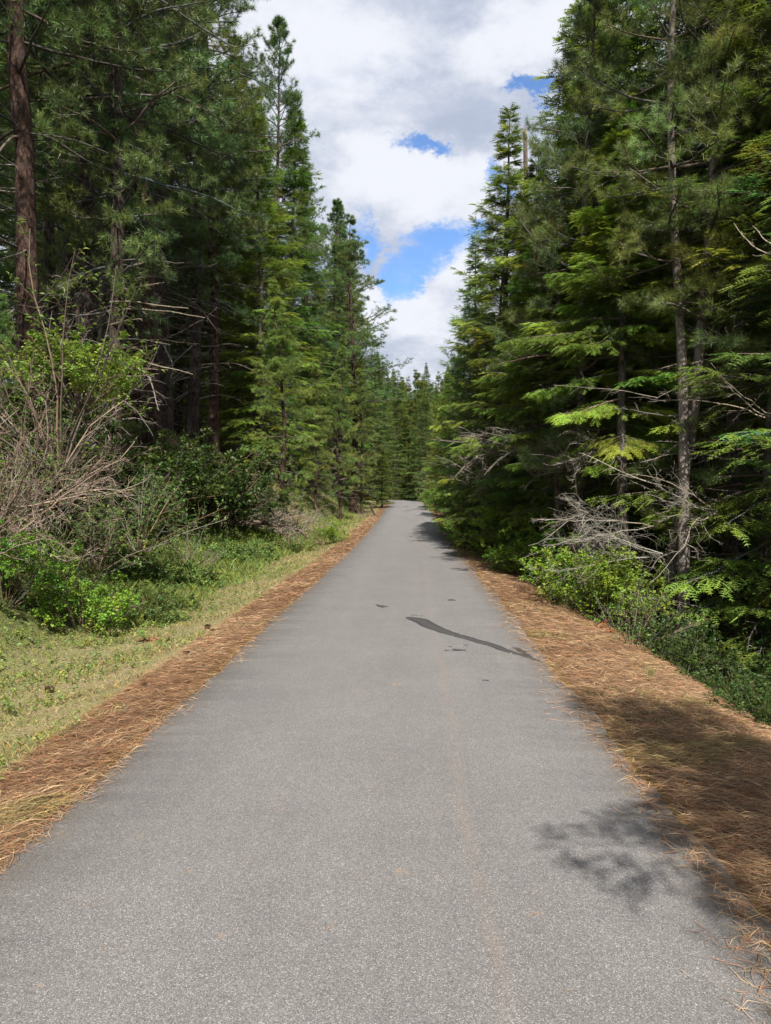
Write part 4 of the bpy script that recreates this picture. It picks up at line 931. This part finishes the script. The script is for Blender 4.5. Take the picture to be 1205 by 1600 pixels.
# ------------------------------------------------------------------ individual dead things
def dead_wood(name, label, base, D0, L0, n0, k2, k3, col, seed, thick, cat, wander=.12, trop=-.02, flat=.5, k4=3):
    r = np.random.default_rng(seed); t = thing(name, label, cat, base)
    D = np.asarray(D0, float)[None] + r.normal(0, .18, (n0, 3)); B = grow(np.zeros((n0, 3)) + r.normal(0, .03, (n0, 3)), D, L0 * r.uniform(.7, 1.1, n0), 10, wander, trop, r)
    col = np.asarray(col)
    for i in range(n0):
        mb = MB(); b = B[i:i + 1]; tubes(mb, b, thick * np.linspace(1, .3, 10)[None], 6, vary(col, 1, r, .1, .03))
        q, d, pa, tt = branch_off(b, k2, .15, .98, .8, r, flat=flat); l = L0 * .42 * (1.1 - tt) * r.uniform(.5, 1, len(tt)); B2 = grow(q, d, l, 7, wander * 1.4, -.03, r)
        tubes(mb, B2, thick * .4 * np.ones((len(B2), 1)) * np.linspace(1, .35, 7), 4, vary(col, len(B2), r, .15, .03))
        q, d, pa, t3 = branch_off(B2, k3, .15, .98, .8, r, flat=.2); l3 = l[pa] * .45; B3 = grow(q, d, l3, 4, .2, -.03, r)
        tubes(mb, B3, thick * .2 * np.ones((len(B3), 1)) * np.linspace(1, .5, 4), 3, vary(col * 1.08, len(B3), r, .15, .03))
        if k4:
            q, d, pa, t4 = branch_off(B3, k4, .2, .98, .8, r); B4 = grow(q, d, l3[pa] * .45, 3, .2, 0, r)
            tubes(mb, B4, thick * .14 * np.ones((len(B4), 1)) * np.linspace(1, .6, 3), 3, vary(col * 1.1, len(B4), r, .15, .03))
        link('dead_branch', mb.mesh('dead_branch', [M_TWIG], True), t)
    return t
def at_px(px, py, d): return (xat(px, d), d, top_z(py, d))
def rr_(k): return (-.1, .25, .05, .2, -.2, .1, 0)[k]
LICH = (.27, .25, .21)
dead_wood('lichen_branches', 'pale lichen-crusted dead branches sprawling left, upper spray', at_px(1025, 822, 11.0), (-1.0, -.25, .12), 2.6, 2, 11, 6, LICH, 51, .010, 'dead branches', trop=-.006)
dead_wood('lichen_branches', 'pale lichen-crusted dead branches curving down, lower spray over the sunlit shrub', at_px(1030, 868, 10.6), (-1.0, -.35, .30), 2.1, 3, 10, 6, LICH, 52, .010, 'dead branches', wander=.15, trop=-.05)
dead_wood('dead_limb', 'long curved bare limb hanging left of the double trunk', at_px(1035, 760, 11.2), (-1.0, -.2, -.1), 1.4, 1, 5, 3, (.33, .28, .22), 53, .012, 'dead branch', trop=.05, k4=0)
dead_wood('dead_limb', 'long bare sunlit limb crossing behind the drooping fir sprays', at_px(1020, 628, 11.6), (-1.0, 0, .02), 1.7, 1, 6, 3, (.24, .20, .155), 54, .008, 'dead branch', wander=.05, trop=0, k4=0)
dead_wood('dead_limb', 'bare curling limbs in the dark right of the double trunk', at_px(1200, 655, 10.5), (-1.0, .1, .05), 1.4, 3, 4, 3, (.26, .22, .17), 55, .011, 'dead branch', trop=.03, k4=0)
dead_wood('dead_limb', 'pale hooked bare twigs at the right edge, high in the green', at_px(1230, 400, 8.5), (-1.0, .1, -.05), .75, 2, 3, 2, (.40, .32, .24), 56, .009, 'dead branch', trop=.10, k4=0)
dead_wood('dead_limb', 'tangle of grey dead twigs under the soft blue green pine', at_px(800, 700, 17), (-.8, -.5, .1), 2.4, 5, 8, 4, (.24, .21, .18), 57, .014, 'dead branch', trop=-.02, k4=0)
for k_, (px, py, d, L_, lb) in enumerate(((905, 730, 14.5, 1.8, 'grey dead twigs hanging left of the thin trunk behind the lichen branches'), (850, 705, 15.5, 1.9, 'fine grey dead twigs above the green shrubs on the right'), (960, 700, 13.0, 1.5, 'curved dead twigs between the thin trunk and the double trunk'),
    (785, 745, 18.5, 1.7, 'dead twigs low over the far shrubs of the right row'), (940, 790, 12.6, 1.3, 'dead twigs in the dark just behind the upper lichen spray'), (1120, 800, 10.6, 1.6, 'thin dead branches low in the dark right of the double trunk'), (1190, 560, 11.5, 1.6, 'bare branches in the dark at the right edge, halfway up'))):
    dead_wood('dead_limb', lb, at_px(px, py, d), (-.9, -.4, rr_(k_)), L_, 5, 7, 4, (.25, .22, .185), 70 + k_, .010, 'dead branch', wander=.17, trop=-.02, k4=2)
# long ladder-like dead limbs of the rough grey pine, in its own tree
t175 = LOOK['rough grey pine trunk with long dead limbs reaching right over the bank']
rr = np.random.default_rng(60); bx, by = t175.location.x, t175.location.y
for py in (452, 483, 506, 528, 541, 572, 585, 470, 560):
    mb = MB(); L_ = rr.uniform(.8, 2.1); e = rr.normal(0, .06)
    B = grow(np.array([[bx, by, top_z(py, by)]]), [[1, -.25 + rr.normal(0, .25), .05 + e]], L_, 12, .06, -.012, rr)
    q, d, pa, tt = branch_off(B, 6, .3, .98, .7, rr, flat=.6); B2 = grow(q, d, .4 * (1.1 - tt), 5, .15, 0, rr)
    tubes(mb, B, .024 * np.linspace(1, .3, 12)[None], 6, vary((.22, .19, .14), 1, rr)); tubes(mb, B2, .008 * np.ones((len(B2), 1)) * np.linspace(1, .4, 5), 3, vary((.22, .19, .14), len(B2), rr))
    o = link('dead_branch', mb.mesh('dead_branch', [M_TWIG], True), t175)
    bpy.context.view_layer.update(); o.matrix_parent_inverse = t175.matrix_world.inverted()
# broken-topped snag
sx, sy = xat(832, 21.5), 21.5; sz = float(height(sx, sy)); t = thing('broken_snag', 'dead trunk with a splintered reddish broken top rising above the firs', 'dead tree', (sx, sy, sz))
Ht = top_z(195, sy) - sz; mb = MB(); Pl = grow(np.zeros((1, 3)), [[0, 0, 1]], Ht - .45, 20, .01, .1, rr); tubes(mb, Pl, np.linspace(.12, .06, 20)[None], 9, (.13, .10, .085))
for a in range(5):
    b0 = Pl[:, -1] + np.array([math.cos(a * 1.3), math.sin(a * 1.3), 0]) * .03 - np.array([0, 0, .05]); tubes(mb, grow(b0, [[rr.normal(0, .04), rr.normal(0, .04), 1]], rr.uniform(.25, .55), 5, .02, 0, rr), np.linspace(.022, .003, 5)[None], 4, (.42, .24, .13))
link('trunk', mb.mesh('trunk', [M_TWIG], True), t)
# dead orange needle clumps
for px, py, d, lb in ((855, 366, 15.0, 'upper clump of rust coloured dead needles hanging in the firs'), (838, 382, 15.0, 'lower clump of rust coloured dead needles hanging in the firs')):
    mb = MB(); tv, tf, tcc = tuft_template(40, .03, .2, 1.3, 5, .5); n = 9
    stamp(mb, tv, tf, rr.normal(0, .10, (n, 3)), np.stack([rr.normal(0, .5, n), rr.normal(0, .5, n), -np.ones(n) * .5], 1), .2, vary((.42, .23, .12), n, rr), 0, rr.uniform(0, 6, n), tcol=tcc)
    o = link('dead_needle_clump', mb.mesh('dead_needle_clump', [M_DRY]), None, at_px(px, py, d)); tag(o, lb, 'dead needles')

# fallen tree and brush on the left toe of the bank
fx, fy = xat(405, 22.5), 22.5; fz = float(height(fx, fy))
t = thing('fallen_tree', 'fallen dead tree with a tangle of bare branches at the foot of the left bank', 'fallen tree', (fx, fy, fz + .35), -.1)
mb = MB(); Pl = grow(np.array([[-.9, 0, .15]]), [[1, -.15, .08]], 2.6, 12, .05, -.01, rr); tubes(mb, Pl, np.linspace(.10, .035, 12)[None], 9, (.15, .11, .085)); link('trunk', mb.mesh('trunk', [M_TWIG], True), t)
q, d, pa, tt = branch_off(Pl, 26, .15, .98, .9, rr)
for i in range(len(q)):
    mb = MB(); d[i, 2] = abs(d[i, 2]) * .9 - .1; B = grow(q[i:i + 1], d[i:i + 1], rr.uniform(.7, 1.7), 9, .14, -.04, rr); tubes(mb, B, .018 * np.linspace(1, .3, 9)[None], 5, vary((.22, .18, .14), 1, rr))
    a, b, c, e = branch_off(B, 9, .2, .98, .8, rr, flat=.3); B2 = grow(a, b, rr.uniform(.2, .5, len(a)), 5, .2, -.03, rr); tubes(mb, B2, .006 * np.ones((len(B2), 1)) * np.linspace(1, .4, 5), 3, vary((.26, .21, .16), len(B2), rr))
    a, b, c, e = branch_off(B2, 4, .2, .98, .8, rr); B3 = grow(a, b, .16 * np.ones(len(a)), 3, .2, 0, rr); tubes(mb, B3, .004 * np.ones((len(B3), 1)) * np.linspace(1, .5, 3), 3, vary((.27, .22, .17), len(B3), rr))
    link('dead_branch', mb.mesh('dead_branch', [M_TWIG], True), t)
tb = dead_wood('brush_pile', 'heap of dry brushwood lying right of the fallen tree on the bank toe', (xat(478, 25), 25, float(height(xat(478, 25), 25)) + .1), (.2, -.2, .5), 1.2, 7, 7, 4, (.24, .18, .14), 61, .012, 'brush pile', wander=.2, trop=-.1, k4=0)
TH3 = make_thicket(43, 1.2, .9, 14, (.17, .13, .11), (.1, 0, .1), thick=1.3, k2=6, k3=4, k4=0)
bare(TH3, 'dead_bush', 'dark leafless brush at the far end of the left bank beside the path', xat(570, 40), 40, float(height(xat(570, 40), 40)), 0, .9)
bare(TH3, 'dead_bush', 'bare brown brush among the low shrubs in the middle of the left verge', xat(175, 9.4), 9.4, float(height(xat(175, 9.4), 9.4)), 1, .45)
bare(TH3, 'dead_bush', 'small bare twigs beside the low light green shrub on the left verge', xat(320, 15.5), 15.5, float(height(xat(320, 15.5), 15.5)), 2, .5)
# short leaning dark post by the crest
mb = MB(); tubes(mb, np.array([[[0, 0, 0], [-.08, 0, .12], [-.30, .02, .55], [-.31, .02, .56]]]), np.array([[.05, .055, .05, .02]]), 8, (.025, .02, .018))
o = link('leaning_post', mb.mesh('leaning_post', [M_TWIG], True), None, (xat(587, 42), 42, float(height(xat(587, 42), 42)))); tag(o, 'short dark stub of wood leaning beside the left edge near the crest', 'post')
# sticks on the far part of the path
def far_tar(pxa, pya, pxb, pyb, ya, yb, w):
    xa, xb = xat(pxa, ya), xat(pxb, yb); n = 14; s = np.linspace(0, 1, n); x = xa + (xb - xa) * s + .02 * np.sin(s * 9); y = ya + (yb - ya) * s; ww = w * np.sin(np.pi * (s * .94 + .03)) ** .5
    z0 = path_z(x, y) + .006; V = np.stack([np.stack([x, y - ww, z0], 1), np.stack([x, y, z0 + .002], 1), np.stack([x, y + ww, z0], 1)], 1).reshape(-1, 3); I = (np.arange(n - 1)[:, None] * 3 + np.arange(2)).ravel()
    mb = MB(); mb.add(V, np.stack([I, I + 3, I + 4, I + 1], -1), (1, 1, 1)); o = link('crack_sealant', mb.mesh('crack_sealant', [M_TAR], True), path); return o
far_tar(628, 801, 657, 795, 46.5, 52.5, .22)['label'] = 'thin dark sealant line slanting across the far end of the path'; far_tar(631, 793, 639, 792, 54, 56, .45)
# rusty broken stump by the shrubs on the right, grass tuft, cones
sx, sy = xat(935, 9.8), 9.8
t = thing('dead_fern', 'rust coloured dead fern fronds at the litter edge under the sunlit shrub', 'dead fern', (sx, sy, float(height(sx, sy))))
for i in range(9):
    mb = MB(); a = i * .75; B = grow(np.zeros((1, 3)), [[math.cos(a), math.sin(a), rr.uniform(.1, .8)]], .38, 8, .08, -.12, rr); q, d, pa, tt = branch_off(B, 22, .1, 1, 1.2, rr, flat=.95)
    tubes(mb, B, .004 * np.linspace(1, .3, 8)[None], 4, (.25, .12, .06)); tv, tf = leaf_template(.3); stamp(mb, tv, tf, q, d, .10 * (1.1 - tt), vary((.33, .15, .07), len(q), rr), 0); link('frond', mb.mesh('frond', [M_DRY]), t)
sx, sy = xat(1018, 7.0), 7.0; mb = MB(); n = 26
def long_grass(mb, n, hgt, col, r):
    B = grow(np.zeros((n, 3)) + r.normal(0, .02, (n, 3)) * [1, 1, 0], np.stack([r.normal(0, .28, n), r.normal(0, .28, n), np.ones(n)], 1), hgt * r.uniform(.5, 1.1, n), 6, .06, -.05, r); tubes(mb, B, np.full((n, 1), .0024) * np.linspace(1, .2, 6), 3, vary(col, n, r))
long_grass(mb, n, .26, (.22, .27, .09), rr); o = link('grass_tuft', mb.mesh('grass_tuft', [M_LEAF]), None, (sx, sy, float(height(sx, sy)))); tag(o, 'single upright tuft of pale green grass on the right needle bank', 'grass tuft')
for i, (px, py, lb) in enumerate(((333, 985, 'brown pine cone nearest the bright grass edge left of the path'), (318, 975, 'brown pine cone just behind the nearest-edge cone on the left verge'), (305, 1000, 'brown pine cone on the bare patch of the left verge'), (262, 990, 'brown pine cone beside the reddish dead fern patch'), (83, 1062, 'dark pine cone alone in the near left grass'), (225, 1075, 'dark pine cone by the upper rim of the left needle strip'), (283, 1022, 'brown pine cone midway along the left needle strip rim'))):
    x, y = px_ground(px, py); z = float(height(x, y)); mb = MB(); n = 60; k = np.arange(n); zz_ = (k / n) * .075; rad = .030 * np.sin(np.pi * (k / n * .85 + .12)); a = k * 2.399
    Pp = np.stack([rad * .4 * np.cos(a), rad * .4 * np.sin(a), zz_], 1); Dd = np.stack([np.cos(a), np.sin(a), .5 * np.ones(n)], 1); tv, tf = leaf_template(.8, .1, -.1); stamp(mb, tv, tf, Pp, Dd, .028, vary((.17, .10, .06), n, rr), 0)
    o = link('pine_cone', mb.mesh('pine_cone', [M_DRY]), None, (x, y, z + .03)); o.rotation_euler = (1.4, 0, i * 1.3); tag(o, lb, 'pine cone', 'pine cones on the left verge')
x, y = px_ground(235, 985)
t = thing('dead_fern', 'reddish dead fern patch on the left verge below the low shrubs', 'dead fern', (x, y, float(height(x, y))))
for i in range(8):
    mb = MB(); a = i * .8; B = grow(np.zeros((1, 3)), [[math.cos(a), math.sin(a), rr.uniform(.05, .4)]], .30, 8, .08, -.08, rr); q, d, pa, tt = branch_off(B, 22, .1, 1, 1.2, rr, flat=.95)
    tubes(mb, B, .004 * np.linspace(1, .3, 8)[None], 4, (.25, .12, .06)); tv, tf = leaf_template(.3); stamp(mb, tv, tf, q, d, .09 * (1.1 - tt), vary((.36, .18, .10), len(q), rr), 0); link('frond', mb.mesh('frond', [M_DRY]), t)
print('TRIS', sum(PROTO_TRIS.values()), PROTO_TRIS, 'objects', len(bpy.data.objects))
